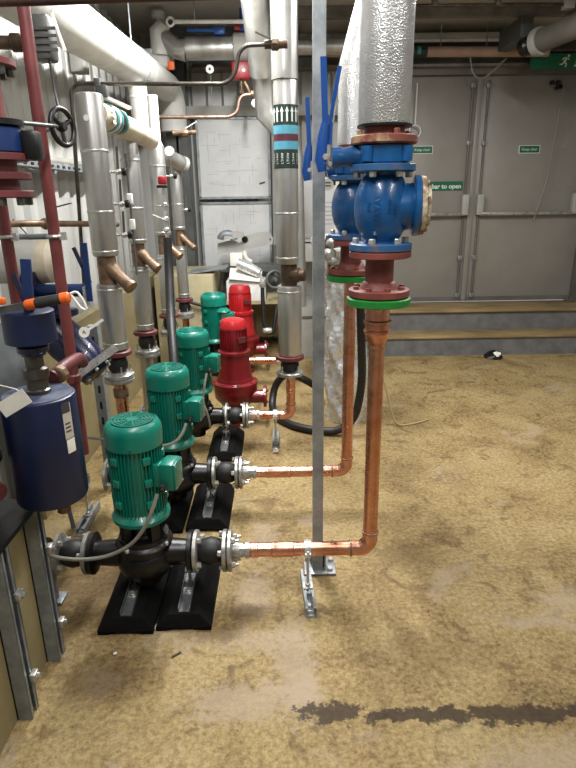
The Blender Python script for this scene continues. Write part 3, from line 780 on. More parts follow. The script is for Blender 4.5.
    lv.tube([(hx-.012, y-.02, z(1.565)), (hx-.018, y-.02, z(1.60)), (hx-.012, y-.02, z(1.66)), (hx-.005, y-.022, z(1.70))], [.016, .020, .018, .014], 12)
    lv.bar((hx-.006, y-.022, z(1.68)), (hx-.014, y-.03, z(1.875)), .018, .012, up=(0, 1, 0))
    lv.build('lever', 'lever_blue', f)
    g2 = MB().bar((hx+.008, y-.02, z(1.70)), (hx+.018, y-.024, z(1.765)), .010, .010, up=(0, 1, 0)).bar((hx+.018, y-.024, z(1.763)), (hx+.034, y-.03, z(1.85)), .012, .012, up=(0, 1, 0)).bar((hx+.008, y-.02, z(1.64)), (hx+.012, y-.02, z(1.705)), .010, .01, up=(0, 1, 0))
    g2.build('squeeze_grip', 'lever_blue', f)
    MB().hexbolt((hx-.006, y-.03, z(1.605)), (0, -1, 0), .010, .012).hexbolt((hx+.006, y-.03, z(1.585)), (0, -1, 0), .008, .02).build('pivot_bolt', 'zinc', f)
    MB().tube([(hx+.016, y-.03, z(1.70)), (hx+.022, y-.033, z(1.735)), (hx+.030, y-.034, z(1.76))], .003, 8).build('spring', 'zinc', f)
    # lagged riser over the valve
    top = thing('lagged_riser', 'thick silver stucco lagged riser above the ' + w + ' blue valves', 'pipe', (x, y, z(1.64)), 'stucco lagged risers')
    rg('flange', [(.094, 0), (.1, .004), (.1, .022), (.090, .026)], 'rusty_flange' if which == 'n' else 'oxide_red', top, 1.6395)
    rg('pipe_stub', [(.062, 0), (.060, .035)], 'oxide_red', top, 1.664)
    if which == 'n':
        jacket('jacket', x-.002, y, .0775, 1.690, CZ-.005, 'stucco_jacket', top)
        rg('end_collar', [(.070, 0), (.083, .001), (.083, .008), (.07, .009)], 'cast_black', top, 1.687)
    else:
        MB().tube([(x, y, z(1.70)), (x, y, z(1.985)), (x+.27, y+.20, CZ-.02)], .064, 30).build('jacket', 'stucco_jacket', top)
    ring_bolts(top, (x, y, z(1.6655)), (0, 0, 1), .08, 4, .010, .014, 'rusty_flange', phase=.3)
valve_stack(VX1, ROWS[0], 'n'); valve_stack(VX2, ROWS[1], 'f', -.012)

# ------------------------------------------------------------------ silver riser in the middle, with its band
def wrap(me_pts, x, y, r, ang0):  # (s along circumference, h) to the cylinder
    return [V((x+r*math.cos(ang0+s/r), y+r*math.sin(ang0+s/r), h)) for s, h in me_pts]
RX, RY = .042, ROWS[2]
t = thing('flexible_joint', 'upright rubber joint with steel flange above the third copper elbow', 'pipe joint', (RX, RY, .47))
MB().lathe((RX, RY, .445), (0, 0, 1), [(.032, 0), (.04, .02), (.078, .024), (.08, .028), (.08, .042), (.076, .046)], 30).build('flange', 'flange_steel', t)
MB().lathe((RX, RY, .491), (0, 0, 1), [(.042, 0), (.052, .02), (.056, .04), (.050, .062), (.042, .075)], 26).build('bellows', 'rubber', t)
ring_bolts(t, (RX, RY, .491), (0, 0, 1), .066, 4, .009, .012, phase=.8, shank=.03)
t = thing('silver_riser', 'central silver clad riser with blue and maroon pipe identification band', 'pipe', (RX, RY, .56))
MB().lathe((RX, RY, .567), (0, 0, 1), [(.080, 0), (.086, .003), (.086, .022), (.08, .025)], 30).build('flange', 'flange_maroon', t)
jacket('lower_jacket', RX+.004, RY, .070, .592, 1.005, 'aluminium_jacket', t); jacket_seams(t, RX+.004, RY, .070, (.97,))
bv = MB().cyl((RX+.002, RY, 1.0), (RX+.002, RY, 1.125), .046, None, 20).lathe((RX+.01, RY-.01, 1.065), (1, -.35, 0), [(.040, 0), (.042, .05), (.034, .055), (.034, .085), (.022, .090)], 14)
bv.build('brass_body', 'bronze_dark', t)
jacket('upper_jacket', RX-.006, RY, .064, 1.125, 2.06, 'aluminium_jacket', t); jacket_seams(t, RX-.006, RY, .064, (1.40, 1.16))
MB().tube([(RX-.008, RY, 2.06), (RX-.008, RY, 2.12), (RX-.004, RY-.02, CZ-.01)], .070, 30).build('top_jacket', 'aluminium_jacket', t)
bx_, br = RX-.006, .0652
def band(z0, z1, mat): MB().lathe((bx_, RY, z0), (0, 0, 1), [(br, 0), (br, z1-z0)], 36, False).build('identification_band', mat, t)
band(1.63, 1.725, 'band_dark_green'); band(1.725, 1.765, 'band_teal'); band(1.765, 1.80, 'band_maroon'); band(1.80, 1.842, 'band_teal'); band(1.842, 1.94, 'band_dark_green')
ar = MB()
for k in range(12):
    a0 = -PI/2 + (k-6)*.42+.1
    pts = wrap([(-.0045, 1.858), (.0045, 1.858), (.0045, 1.905), (.0105, 1.905), (0, 1.930), (-.0105, 1.905), (-.0045, 1.905)], bx_, RY, br+.0006, a0)
    ar.bm.faces.new([ar.bm.verts.new(p) for p in pts])
ar.build('flow_arrows', 'sign_white', t, 0)
tx = MB()
for k in range(8):
    a0 = -PI/2 + (k-4)*.47+.15
    me = text_mesh('LTHW', .019, 0.0)
    for q in me.vertices:
        s, h = -q.co.y, q.co.x
        p = wrap([(s, 1.680+h)], bx_, RY, br+.0006, a0)[0]; q.co = p
    tx.mesh(me)
tx.build('band_lettering', 'sign_white', t, 0)
# riser behind it with mitred offset
t = thing('silver_riser', 'slanting silver riser left of banded riser, bending behind it', 'pipe', (.05, 4.52, .6))
MB().tube([(-.16, 4.05, CZ-.01), (-.105, 4.40, 2.28)], .088, 30).build('upper_jacket', 'aluminium_jacket', t)
MB().tube([(-.105, 4.42, 2.32), (-.095, 4.50, 2.05), (.06, 4.52, 1.90), (.10, 4.52, 1.75), (.12, 4.52, .66)], .075, 30).build('lower_jacket', 'aluminium_jacket', t)
# ------------------------------------------------------------------ left wall risers
LG = 'silver clad risers along the left wall'
def left_riser(x, y, r, zt, label, zb, foot=True, maroon=True, r_low=None, side=(.12, -.055, -.10)):
    t = thing('silver_riser', label, 'pipe', (x, y, zb-.08), LG)
    rl = r_low or r*.98
    MB().lathe((x, y, zb-.028), (0, 0, 1), [(.062, 0), (.068, .003), (.068, .020), (.062, .024)], 28).build('flange', 'flange_maroon', t)
    jacket('lower_jacket', x, y, rl, zb, 1.135, 'aluminium_jacket', t); jacket_seams(t, x, y, rl, (1.11, zb+.03))
    b = MB().cyl((x, y, 1.13), (x, y, 1.26), r*.72, None, 20)
    s = V(side).normalized()
    b.lathe(V((x, y, 1.215)), s, [(r*.66, -.02), (r*.64, .05), (r*.5, .075), (r*.5, .135), (r*.56, .138), (r*.56, .155), (r*.3, .16)], 16)
    b.build('strainer_body', 'brass', t)
    jacket('upper_jacket', x, y, r, 1.255, zt, 'aluminium_jacket', t); jacket_seams(t, x, y, r, (1.275, 1.44, 1.68))
    MB().lathe(V((x, y-r-.001, 1.80)), (0, -1, 0), [(.012, 0), (.012, .003)], 16).build('tag_plate', 'white_paint', t)
    return t
def left_foot(x, y, zb, label):
    t = thing('flexible_joint', label, 'pipe joint', (x, y, zb-.14), 'upright rubber joints under the left wall risers')
    MB().lathe((x, y, zb-.106), (0, 0, 1), [(.034, 0), (.044, .016), (.046, .04), (.042, .06), (.034, .077)], 22).build('bellows', 'rubber', t)
    MB().lathe((x, y, zb-.135), (0, 0, 1), [(.066, 0), (.07, .003), (.07, .017), (.064, .020), (.046, .028)], 28).build('flange', 'flange_steel', t)
    MB().lathe((x, y, zb-.160), (0, 0, 1), [(.03, 0), (.066, .004), (.07, .008), (.07, .021), (.066, .024)], 28).build('flange', 'flange_steel', t)
    ring_bolts(t, (x, y, zb-.115), (0, 0, 1), .056, 4, .008, .010, phase=.5, shank=.03)
    return t
LX = -.765
left_riser(LX, 2.58, .056, 1.895, 'nearest silver riser on the left wall, beside the blue lever', .835)
left_riser(LX-.02, 3.25, .050, 1.79, 'second silver riser on left wall, behind the black sloping hose', .775)
c_riser = left_riser(LX-.005, 3.90, .050, 1.80, 'third silver riser on left wall, left of the red tag', .74)
MB().lathe((LX-.005, 3.90, 1.795), (0, 0, 1), [(.046, 0), (.032, .03), (.032, .285), (.028, .29)], 22).build('top_stub', 'white_lagging', c_riser)
left_riser(LX, 4.52, .043, 1.72, 'fourth silver riser on left wall, next to the dark steel column', .74)
left_foot(LX, 2.58, .835, 'rubber joint with twin steel flanges under the nearest left riser')
left_foot(LX-.02, 3.25, .775, 'rubber joint with twin steel flanges under the second left riser')
left_foot(LX-.005, 3.90, .74, 'rubber joint with twin steel flanges under the third left riser')
left_foot(LX, 4.52, .74, 'rubber joint with twin steel flanges under the fourth left riser')
def drop(x, y, zt, label, mat='copper', r=.027):
    t = thing('copper_drop_pipe', label, 'pipe', (x, y, .2), 'copper drops feeding the pump inlets')
    MB().tube([(x, y, zt), (x, y, PZ+.02), (x+.0, y-.02, PZ)], r, 18).build('pipe', mat, t)
    MB().lathe((x, y, zt-.05), (0, 0, 1), [(r, 0), (r*1.35, .004), (r*1.35, .04), (r, .05)], 8).build('union_nut', 'zinc', t)
    MB().lathe((x, y, zt-.16), (0, 0, 1), [(r, 0), (r*1.12, .004), (r*1.12, .06), (r, .064)], 18).build('coupling', mat, t)
    MB().tube([(x, y, PZ+.06), (x, y-.012, PZ), (PX-.336, y-.02, PZ)], r*1.08, 18, .04).build('elbow', mat, t)
drop(LX-.15, 2.575, .0, 'x') if False else None
t = thing('copper_drop_pipe', 'copper drop under the nearest left riser, behind the nearest green pump', 'pipe', (LX, 2.58, .2), 'copper drops feeding the pump inlets')
MB().cyl((LX, 2.58, .68), (LX, 2.58, .30), .028, None, 18).build('pipe', 'copper', t)
MB().lathe((LX, 2.58, .60), (0, 0, 1), [(.028, 0), (.036, .004), (.036, .04), (.028, .05)], 8).build('union_nut', 'brass', t)
t = thing('grey_drop_pipe', 'thick grey clad drop pipe under the second left riser', 'pipe', (LX-.02, 3.25, .2))
MB().cyl((LX-.02, 3.25, .615), (LX-.02, 3.25, .25), .048, None, 22).build('jacket', 'aluminium_jacket', t)
for (yy, lab) in ((3.90, 'thin copper drop under the third left riser'), (4.52, 'thin copper drop under the fourth left riser')):
    x_ = LX-.005 if yy < 4 else LX
    tag(MB().cyl((x_, yy, .58), (x_, yy, .22), .027, None, 16).build('copper_drop_pipe', 'copper'), lab, 'pipe', 'copper drops feeding the pump inlets')
# lagged header joining the tops
t = thing('lagged_header', 'cream lagged header pipe with teal bands over the left wall risers', 'pipe', (-.72, 3.2, 1.83))
MB().tube([(LX+.01, 2.60, 1.825), (LX+.018, 3.20, 1.82), (LX+.012, 3.66, 1.815)], .053, 28).build('jacket', 'cream_lagging', t)
for i, (y0, m) in enumerate(((2.74, 'teal_label'), (2.78, 'white_paint'), (2.81, 'teal_label'), (2.86, 'band_dark_green'), (2.90, 'teal_label'))):
    q = lambda y: V((LX+.01+.015*(y-2.6)/.6, y, 1.825+.005*(y-2.6)/.6))
    MB().cyl(q(y0), q(y0+(.026 if m != 'white_paint' else .02)), .0568, None, 28).build('label_band', m, t)
for k in range(3):
    MB().prism([(-.006, 0), (.006, 0), (.006, .03), (.012, .03), (0, .05), (-.012, .03), (-.006, .03)], (LX+.0685, 2.66, 1.80+.026*k), (0, 0, 1), (0, 1, 0), (.001, 0, 0)).build('flow_arrow', 'sign_white', t, 0)
# short stub off the fourth riser
t = thing('lagged_stub', 'short fat white lagged stub rising behind the cream header pipe', 'pipe', (-.93, 4.3, 1.9))
MB().tube([(-.935, 4.3, 1.90), (-.935, 4.3, 2.02), (-.945, 4.3, 2.21)], .062, 26).build('jacket', 'white_lagging', t)
MB().lathe((-.94, 4.3, 2.12), (0, 0, 1), [(.062, 0), (.064, .003), (.064, .02), (.062, .023)], 26, False).build('joint_band', 'white_paint', t)
t = thing('lagged_branch', 'short grey lagged branch with capped end on the fourth left riser', 'pipe', (-.72, 4.45, 1.70))
MB().tube([(-.86, 4.25, 1.78), (-.76, 4.42, 1.745), (-.70, 4.50, 1.715)], .055, 24).build('jacket', 'aluminium_jacket', t)
MB().lathe((-.70, 4.50, 1.715), (.6, .8, -.3), [(.057, -.02), (.057, .01), (.03, .016)], 24).build('end_cap', 'grey_panel', t)
# brass valves on the header end
t = thing('drain_valve', 'small brass valve with pale lever at the header end', 'valve', (-.60, 4.0, 1.86))
MB().cyl((-.68, 4.02, 1.88), (-.53, 4.02, 1.885), .014, None, 12).lathe((-.62, 4.02, 1.88), (1, 0, 0), [(.018, 0), (.024, .01), (.024, .03), (.018, .04)], 8).build('valve_body', 'brass', t)
MB().bar((-.60, 4.01, 1.905), (-.52, 4.0, 1.945), .012, .004).build('lever', 'white_paint', t)
t = thing('pressure_gauge', 'round white pressure gauge under the cream header pipe', 'gauge', (-.665, 3.78, 1.76))
MB().lathe((-.665, 3.775, 1.755), (0, -1, 0), [(.028, 0), (.03, .004), (.03, .02), (.027, .022)], 22).build('case', 'grey_panel', t)
MB().lathe((-.665, 3.7525, 1.755), (0, -1, 0), [(.025, 0), (.025, .001)], 22).build('dial', 'paper', t)
MB().bar((-.665, 3.7505, 1.755), (-.652, 3.7505, 1.770), .003, .001, up=(0, 1, 0)).build('needle', 'ink', t)
# between second and third riser: red tag, little valves and black hose
t = thing('sensor_head', 'small red sensor head on thin pipe between second and third risers', 'sensor', (-.67, 3.5, 1.55))
MB().bbox((-.670, 3.50, 1.585), (.045, .05, .045), .008).build('red_cap', 'red_box', t)
MB().bbox((-.674, 3.505, 1.552), (.06, .04, .016), .004).build('collar', 'cast_black', t)
MB().cyl((-.670, 3.505, 1.27), (-.670, 3.505, 1.545), .009, None, 10).build('stem', 'zinc', t)
for z in (1.30, 1.36, 1.44): MB().lathe((-.670, 3.505, z), (0, 0, 1), [(.012, 0), (.02, .006), (.02, .02), (.012, .026)], 8).build('fitting', 'zinc', t)
MB().bar((-.67, 3.49, 1.37), (-.735, 3.47, 1.40), .012, .006).build('handle', 'white_paint', t)
tag(MB().tube([(-.668, 3.50, 1.265), (-.668, 3.49, 1.10), (-.655, 3.36, .85), (-.61, 3.12, .64), (-.585, 2.98, .40), (-.58, 2.94, .20), (-.58, 2.92, .03)], .026, 14, .08).build('hose', 'hose_black'),
    'thick black hose sloping down from the red sensor head behind the green pumps', 'hose')
# pressure gauges and valves clipped between first and second riser
def tap_set(x, y, z, label):
    t = thing('test_valve', label, 'valve', (x, y, z), 'small test valves tapped into the left risers')
    MB().cyl((x-.05, y, z), (x+.02, y, z), .006, None, 10).lathe((x-.005, y, z), (1, 0, 0), [(.008, 0), (.012, .004), (.012, .018), (.008, .022)], 8).build('valve_body', 'zinc', t)
    MB().lathe((x+.022, y, z), (1, 0, 0), [(.014, 0), (.017, .003), (.017, .016), (.012, .02)], 12).build('cap', 'cast_black', t)
    MB().bar((x+.005, y, z), (x+.012, y-.01, z+.10), .010, .004).build('lever', 'steel_dark', t)
for (x, y, z, lab) in ((-.692, 2.62, 1.60, 'upper small test valve right of the nearest left riser'), (-.692, 2.62, 1.47, 'middle small test valve right of the nearest left riser'),
                       (-.692, 2.62, 1.34, 'lower small test valve right of the nearest left riser'), (-.700, 3.93, 1.62, 'small test valve right of the third left riser'), (-.712, 4.53, 1.40, 'small test valve right of the fourth left riser')):
    tap_set(x, y, z, lab)
t = thing('instrument_box', 'small white instrument boxes clipped right of the nearest left riser', 'box', (-.655, 2.70, 1.36))
for z in (1.38, 1.49): MB().bbox((-.672, 2.72, z), (.022, .03, .045), .004).build('box_body', 'white_paint', t)
MB().cyl((-.675, 2.73, 1.15), (-.675, 2.73, 1.68), .005, None, 8).build('carrier_rod', 'steel_dark', t)

# ------------------------------------------------------------------ big white pipe and the services high up
t = thing('lagged_main', 'big white lagged main along the top left, elbow at far end', 'pipe', (-.98, 3.0, 2.23))
mz_ = lambda y: 2.275+.05*(y-3)
MB().cyl((-.98, .3, mz_(.3)), (-.98, 5.62, mz_(5.62)), .118, None, 36).build('jacket', 'white_lagging', t)
eb = MB().tube([(-.98, 5.55, mz_(5.55)), (-.98, 5.66, 2.40), (-.97, 5.73, 2.35), (-.96, 5.755, 2.26), (-.96, 5.76, 2.06)], [.118, .121, .121, .120, .118], 32)
eb.build('elbow', 'white_lagging', t)
for y in (1.6, 2.6, 3.6, 4.6): MB().lathe((-.98, y, mz_(y)), (0, 1, .05), [(.118, 0), (.1195, .003), (.1195, .02), (.118, .023)], 34, False).build('joint_band', 'white_paint', t)
for y in (4.4,):
    MB().cyl((-.98, y, mz_(y)+.115), (-.98, y, CZ), .006, None, 8).torus((-.98, y, mz_(y)), (0, 1, .05), .121, .004, 30, 6).build('hanger', 'galvanised', t)
t = thing('lagged_riser', 'fat white lagged stub and cap standing behind the end of the big main', 'pipe', (-1.0, 5.5, 2.3))
MB().tube([(-1.0, 5.45, 2.515), (-1.0, 5.42, 2.66)], .135, 28).build('box_jacket', 'white_lagging', t)
MB().tube([(-.96, 5.35, 2.60), (-.955, 5.33, 2.76), (-.90, 5.3, 2.82)], [.078, .078, .05], 24).build('upper_jacket', 'white_lagging', t)
MB().lathe((-.945, 5.28, 2.80), (0, 0, 1), [(.012, 0), (.012, .04), (.05, .045), (.055, .06), (.055, .085), (.045, .095)], 12).build('valve_head', 'grey_panel', t)
MB().bbox((-.865, 5.25, 2.50), (.05, .03, .06), .004).build('red_tag', 'orange', t)
t = thing('silver_cross_pipe', 'thick horizontal silver pipe across the back under the ceiling', 'pipe', (-.45, 5.3, 2.55))
MB().cyl((-.74, 5.3, 2.63), (-.36, 5.3, 2.63), .085, None, 30).build('jacket', 'aluminium_jacket', t)
MB().lathe((-.36, 5.3, 2.63), (1, 0, 0), [(.09, 0), (.11, .01), (.11, .14), (.09, .15)], 30).build('valve_cover', 'grey_panel', t)
MB().tube([(-.74, 5.3, 2.62), (-.82, 5.3, 2.63), (-.93, 5.32, 2.74)], [.085, .075, .055], 24).build('reducer', 'aluminium_jacket', t)
MB().cyl((-.21, 5.3, 2.63), (.75, 5.3, 2.63), .055, None, 24).build('branch_jacket', 'aluminium_jacket', t)
t = thing('flow_switch', 'dark red box with fittings hanging under the silver cross pipe', 'box', (-.30, 5.25, 2.4))
MB().bbox((-.30, 5.24, 2.455), (.15, .09, .13), .012).build('case', 'red_box', t)
for x in (-.335, -.275): MB().lathe((x, 5.193, 2.45), (0, -1, 0), [(.012, 0), (.014, .006)], 10).build('knob', 'paper', t)
MB().cyl((-.30, 5.25, 2.27), (-.30, 5.25, 2.39), .010, None, 10).lathe((-.30, 5.25, 2.28), (0, 0, 1), [(.012, 0), (.022, .008), (.022, .03), (.012, .04)], 8).build('fitting', 'brass', t)
t = thing('blue_lever_valve', 'blue lever valve lying along top of the silver cross pipe', 'valve', (-.55, 5.3, 2.72))
MB().bar((-.72, 5.28, 2.755), (-.50, 5.26, 2.745), .025, .02).build('lever', 'lever_blue', t)
MB().bbox((-.46, 5.27, 2.745), (.09, .07, .06), .01).build('valve_body', 'lever_blue', t)
t = thing('red_valve', 'red and blue valve at top behind the slanting silver riser', 'valve', (-.26, 5.3, 2.72))
MB().bbox((-.27, 5.30, 2.785), (.15, .10, .08), .01).build('valve_body', 'red_box', t)
MB().cyl((-.27, 5.27, 2.74), (-.27, 5.27, 2.90), .03, None, 14).build('blue_stem', 'lever_blue', t)
t = thing('white_rod', 'slim white rail with eye end high at the back wall', 'rail', (-.5, 5.2, 2.80))
MB().cyl((-.80, 5.15, 2.785), (-.15, 5.15, 2.78), .015, None, 14).build('rod', 'white_paint', t)
MB().torus((-.83, 5.15, 2.785), (0, 1, 0), .028, .010, 20, 8).build('eye', 'white_paint', t)
MB().cyl((-.64, 5.15, 2.79), (-.64, 5.15, CZ), .005, None, 8).build('hanger', 'galvanised', t)
t = thing('pressure_gauge', 'round white gauge hanging under the silver cross pipe at the back', 'gauge', (-.545, 5.2, 2.45))
MB().lathe((-.545, 5.2, 2.46), (0, -1, 0), [(.030, 0), (.032, .004), (.032, .02), (.028, .022)], 20).build('case', 'white_paint', t)
MB().lathe((-.545, 5.177, 2.46), (0, -1, 0), [(.011, 0), (.011, .002)], 12).build('dial_hub', 'ink', t)
MB().cyl((-.545, 5.21, 2.29), (-.545, 5.21, 2.43), .006, None, 8).build('stem', 'steel_dark', t)
# shelf-like steel channel above rear wall
tag(MB().box((-.45, 5.75, 2.86), (1.3, .06, .06)).box((-.45, 5.6, 2.80), (1.2, .05, .03)).build('steel_rail', 'steel_dark', sm=0), 'dark steel rails under the ceiling above silver cross pipe', 'rail')
# dark conduit crossing at mid height
t = thing('dark_conduit', 'dark conduit crossing left to right below the big white main', 'conduit', (-.6, 3.0, 1.04))
MB().tube([(-1.02, 3.0, 1.04), (-.965, 3.0, 2.003), (-.245, 3.0, 1.992), (-.20, 3.0, 2.03), (-.172, 3.0, 2.150), (.0, 3.0, 2.155)], .0095, 12, .045).build('tube', 'conduit', t)
MB().cyl((-.06, 3.0, 2.153), (.045, 3.0, 2.155), .019, None, 12).lathe((-.03, 3.0, 2.153), (1, 0, 0), [(.02, 0), (.026, .006), (.026, .03), (.02, .036)], 8).build('valve', 'bronze_dark', t)
MB().bar((-.03, 2.985, 2.17), (-.10, 2.98, 2.20), .012, .005).build('lever', 'steel_dark', t)
MB().bbox((-.84, 3.0, 2.003), (.03, .035, .04), .005).build('clip', 'steel_dark', t)
t = thing('copper_tube', 'thin copper tube with gauge bending up before the back wall', 'pipe', (-.5, 4.6, 2.04))
MB().tube([(-.90, 4.6, 2.045), (-.355, 4.6, 2.04), (-.30, 4.6, 2.07), (-.275, 4.6, 2.18), (-.14, 4.6, 2.19)], .013, 12, .04).build('tube', 'copper_solder', t)
MB().lathe((-.20, 4.6, 2.188), (1, 0, 0), [(.016, 0), (.024, .006), (.024, .04), (.016, .05)], 8).cyl((-.20, 4.6, 2.19), (-.24, 4.6, 2.27), .009, None, 8).build('valve', 'brass', t)
ga = MB().lathe((-.165, 4.585, 2.125), (0, -1, 0), [(.026, 0), (.028, .003), (.028, .016), (.024, .018)], 20).build('gauge', 'white_paint', t)
tag(MB().cyl((-1.2, 1.75, 1.978), (.18, 1.75, 2.004), .0125, None, 14).build('brown_conduit', 'conduit_brown'), 'brown conduit running straight across the top left of the view', 'conduit')
# pale bracket next to main
t = thing('bracket', 'dark hanger bracket with pale arm under the big white main', 'bracket', (-.75, 2.9, 1.95))
MB().bbox((-.80, 2.92, 1.955), (.05, .05, .05), .005).build('clamp', 'steel_dark', t)
MB().bar((-.80, 2.92, 1.935), (-.70, 3.0, 1.895), .03, .012).build('arm', 'white_paint', t)
tag(MB().box((-1.33, 4.4, 2.57), (.08, 3.0, .05)).build('cable_trunking', 'grey_panel', sm=0), 'pale cable trunking on the left wall above the big white main', 'trunking')
tag(MB().bbox((-1.325, 4.35, 2.38), (.09, .12, .18), .006).build('wall_box', 'grey_panel'), 'small pale box on the left wall beside the big white main', 'box')

# ------------------------------------------------------------------ left foreground pipework
RG = 'slim dark red pipes at the left'
def red_pipe(x, y, z0, z1, label, r=.0195):
    t = thing('red_pipe', label, 'pipe', (x, y, z0), RG)
    MB().cyl((x, y, z0), (x, y, z1), r, None, 18).build('tube', 'pipe_red', t)
    return t
rp = red_pipe(-.757, 2.0, .58, CZ-.005, 'slim dark red pipe rising full height left of the handwheel')
MB().lathe((-.757, 2.0, .86), (0, 0, 1), [(.02, 0), (.026, .006), (.026, .03), (.02, .036)], 12).build('coupling', 'pipe_red', rp)
rp2 = red_pipe(-.918, 2.0, .62, 1.62, 'shorter dark red pipe at left edge behind the blue vessel')
t = thing('strut_rail', 'thin galvanised rail clamping the two dark red pipes together', 'rail', (-.85, 2.0, 1.37))
MB().cyl((-1.15, 2.005, 1.378), (-.735, 2.035, 1.374), .010, None, 10).build('rod', 'galvanised', t)
for x in (-.918, -.757): MB().torus((x, 2.0, 1.377), (0, 0, 1), .0225, .006, 22, 8).box((x+.028, 2.0, 1.377), (.02, .016, .026)).build('pipe_clamp', 'zinc', t)
# blue vessel
t = thing('dirt_separator', 'dark navy blue cylindrical vessel with grey stickers at the left edge', 'vessel', (-.712, 1.6, .6))
MB().lathe((-.717, 1.6, .622), (0, 0, 1), [(.083, 0), (.101, .004), (.105, .012), (.105, .325), (.103, .332), (.098, .335)], 44).build('shell', 'dark_blue', t)
MB().lathe((-.717, 1.6, .955), (0, 0, 1), [(.097, 0), (.097, .004), (.0, .008)], 44).build('lid', 'vessel_top', t)
MB().lathe((-.712, 1.6, .96), (0, 0, 1), [(.034, 0), (.036, .012), (.03, .016), (.03, .045), (.036, .048), (.036, .075), (.026, .08), (.026, .12), (.022, .125)], 12).build('vent_neck', 'conduit', t)
def curved_label(a0, a1, z0, z1, mat, name, par, cx=-.717, cy=1.6, r=.1056):
    mb = MB(); n = 8; prev = None
    for i in range(n+1):
        a = a0+(a1-a0)*i/n
        p = [mb.bm.verts.new((cx+(r+e)*math.cos(a), cy+(r+e)*math.sin(a), z)) for e, z in ((0, z0), (0, z1), (.0008, z1), (.0008, z0))]
        if prev:
            for k in range(4): mb.bm.faces.new((prev[k], p[k], p[(k+1) % 4], prev[(k+1) % 4]))
        prev = p
    return mb.build(name, mat, par)
curved_label(-.60, -.30, .835, .94, 'card', 'sticker', t); curved_label(-.60, -.34, .915, .945, 'ink', 'sticker_mark', t, r=.1066)
curved_label(-.58, -.30, .79, .832, 'paper', 'sticker', t)
for z in (.88, .868, .856): curved_label(-.56, -.38, z, z+.004, 'ink', 'sticker_line', t, r=.1066)
MB().tube([(-.69, 1.60, .624), (-.69, 1.60, .57)], .016, 12).lathe((-.69, 1.60, .565), (0, 0, 1), [(.016, 0), (.022, .006), (.022, .024), (.016, .03)], 8).build('drain_valve', 'brass', t)
MB().bar((-.672, 1.59, .575), (-.655, 1.565, .525), .012, .006).build('drain_lever', 'cast_black', t)
# blue head above vessel with lever and tool
t = thing('lever_valve', 'round blue valve head with upright blue lever above the navy vessel', 'valve', (-.71, 1.6, 1.08))
MB().lathe((-.71, 1.6, 1.112), (0, 0, 1), [(.062, 0), (.070, .004), (.070, .088), (.062, .092)], 36).build('drum', 'dark_blue', t)
MB().cyl((-.71, 1.6, 1.075), (-.71, 1.6, 1.114), .034, None, 20).lathe((-.71, 1.6, 1.083), (0, 0, 1), [(.04, 0), (.044, .004), (.044, .018), (.04, .022)], 20).build('spindle', 'navy_shiny', t)
MB().bar((-.690, 1.57, 1.20), (-.682, 1.575, 1.345), .026, .010, up=(0, 1, 0)).build('lever', 'dark_lever_blue', t)
MB().bar((-.715, 1.62, 1.20), (-.745, 1.63, 1.30), .014, .008, up=(0, 1, 0)).build('lever_arm', 'navy_shiny', t)
t = thing('gripping_tool', 'tool with black and orange handle lying across the blue valve head', 'tool', (-.67, 1.53, 1.21))
A, B = V((-.80, 1.545, 1.207)), V((-.566, 1.545, 1.247)); lerp = lambda k: A+(B-A)*k
MB().bar(lerp(-.1), lerp(.50), .018, .010, up=(0, 1, 0)).build('shank', 'steel_dark', t)
MB().tube([lerp(.48), lerp(.50), lerp(.60)], [.011, .0145, .0145], 14).build('orange_ring', 'orange', t)
MB().tube([lerp(.60), lerp(.64), lerp(.90)], [.013, .0155, .014], 14).build('black_grip', 'grip_black', t)
MB().tube([lerp(.90), lerp(.98), lerp(1.0)], [.0155, .015, .010], 14).build('orange_tip', 'orange', t)
MB().bbox(lerp(.16)+V((0, -.005, .026)), (.05, .02, .018), .004).build('jaw', 'orange', t)
t = thing('edge_valve', 'dark valve body with rusty pipe stub cut off at left edge below the paper tag', 'valve', (-.90, 1.5, .62))
MB().lathe((-.905, 1.52, .80), (0, 0, 1), [(.05, 0), (.075, .02), (.08, .08), (.07, .15), (.04, .17)], 26).build('valve_body', 'navy_shiny', t)
MB().lathe((-.905, 1.52, .775), (0, 0, 1), [(.082, 0), (.086, .003), (.086, .02), (.08, .023)], 28).build('flange', 'cast_black', t)
MB().cyl((-.905, 1.52, .60), (-.905, 1.52, .775), .045, None, 20).lathe((-.86, 1.50, .70), (1, -.4, 0), [(.03, 0), (.034, .02), (.025, .05)], 10).build('pipe_stub', 'flange_maroon', t)
t = thing('paper_tag', 'blank white paper tag tied with string before the navy vessel', 'tag', (-.76, 1.46, .93))
Rg = Matrix.Rotation(.52, 3, 'Y').inverted()
MB().box((-.722, 1.462, .978), (.088, .0015, .044), Rg).build('card', 'paper', t, 0)
MB().tube([(-.688, 1.462, 1.002), (-.72, 1.48, 1.012), (-.78, 1.50, 1.02)], .0015, 6).build('string', 'paper', t)
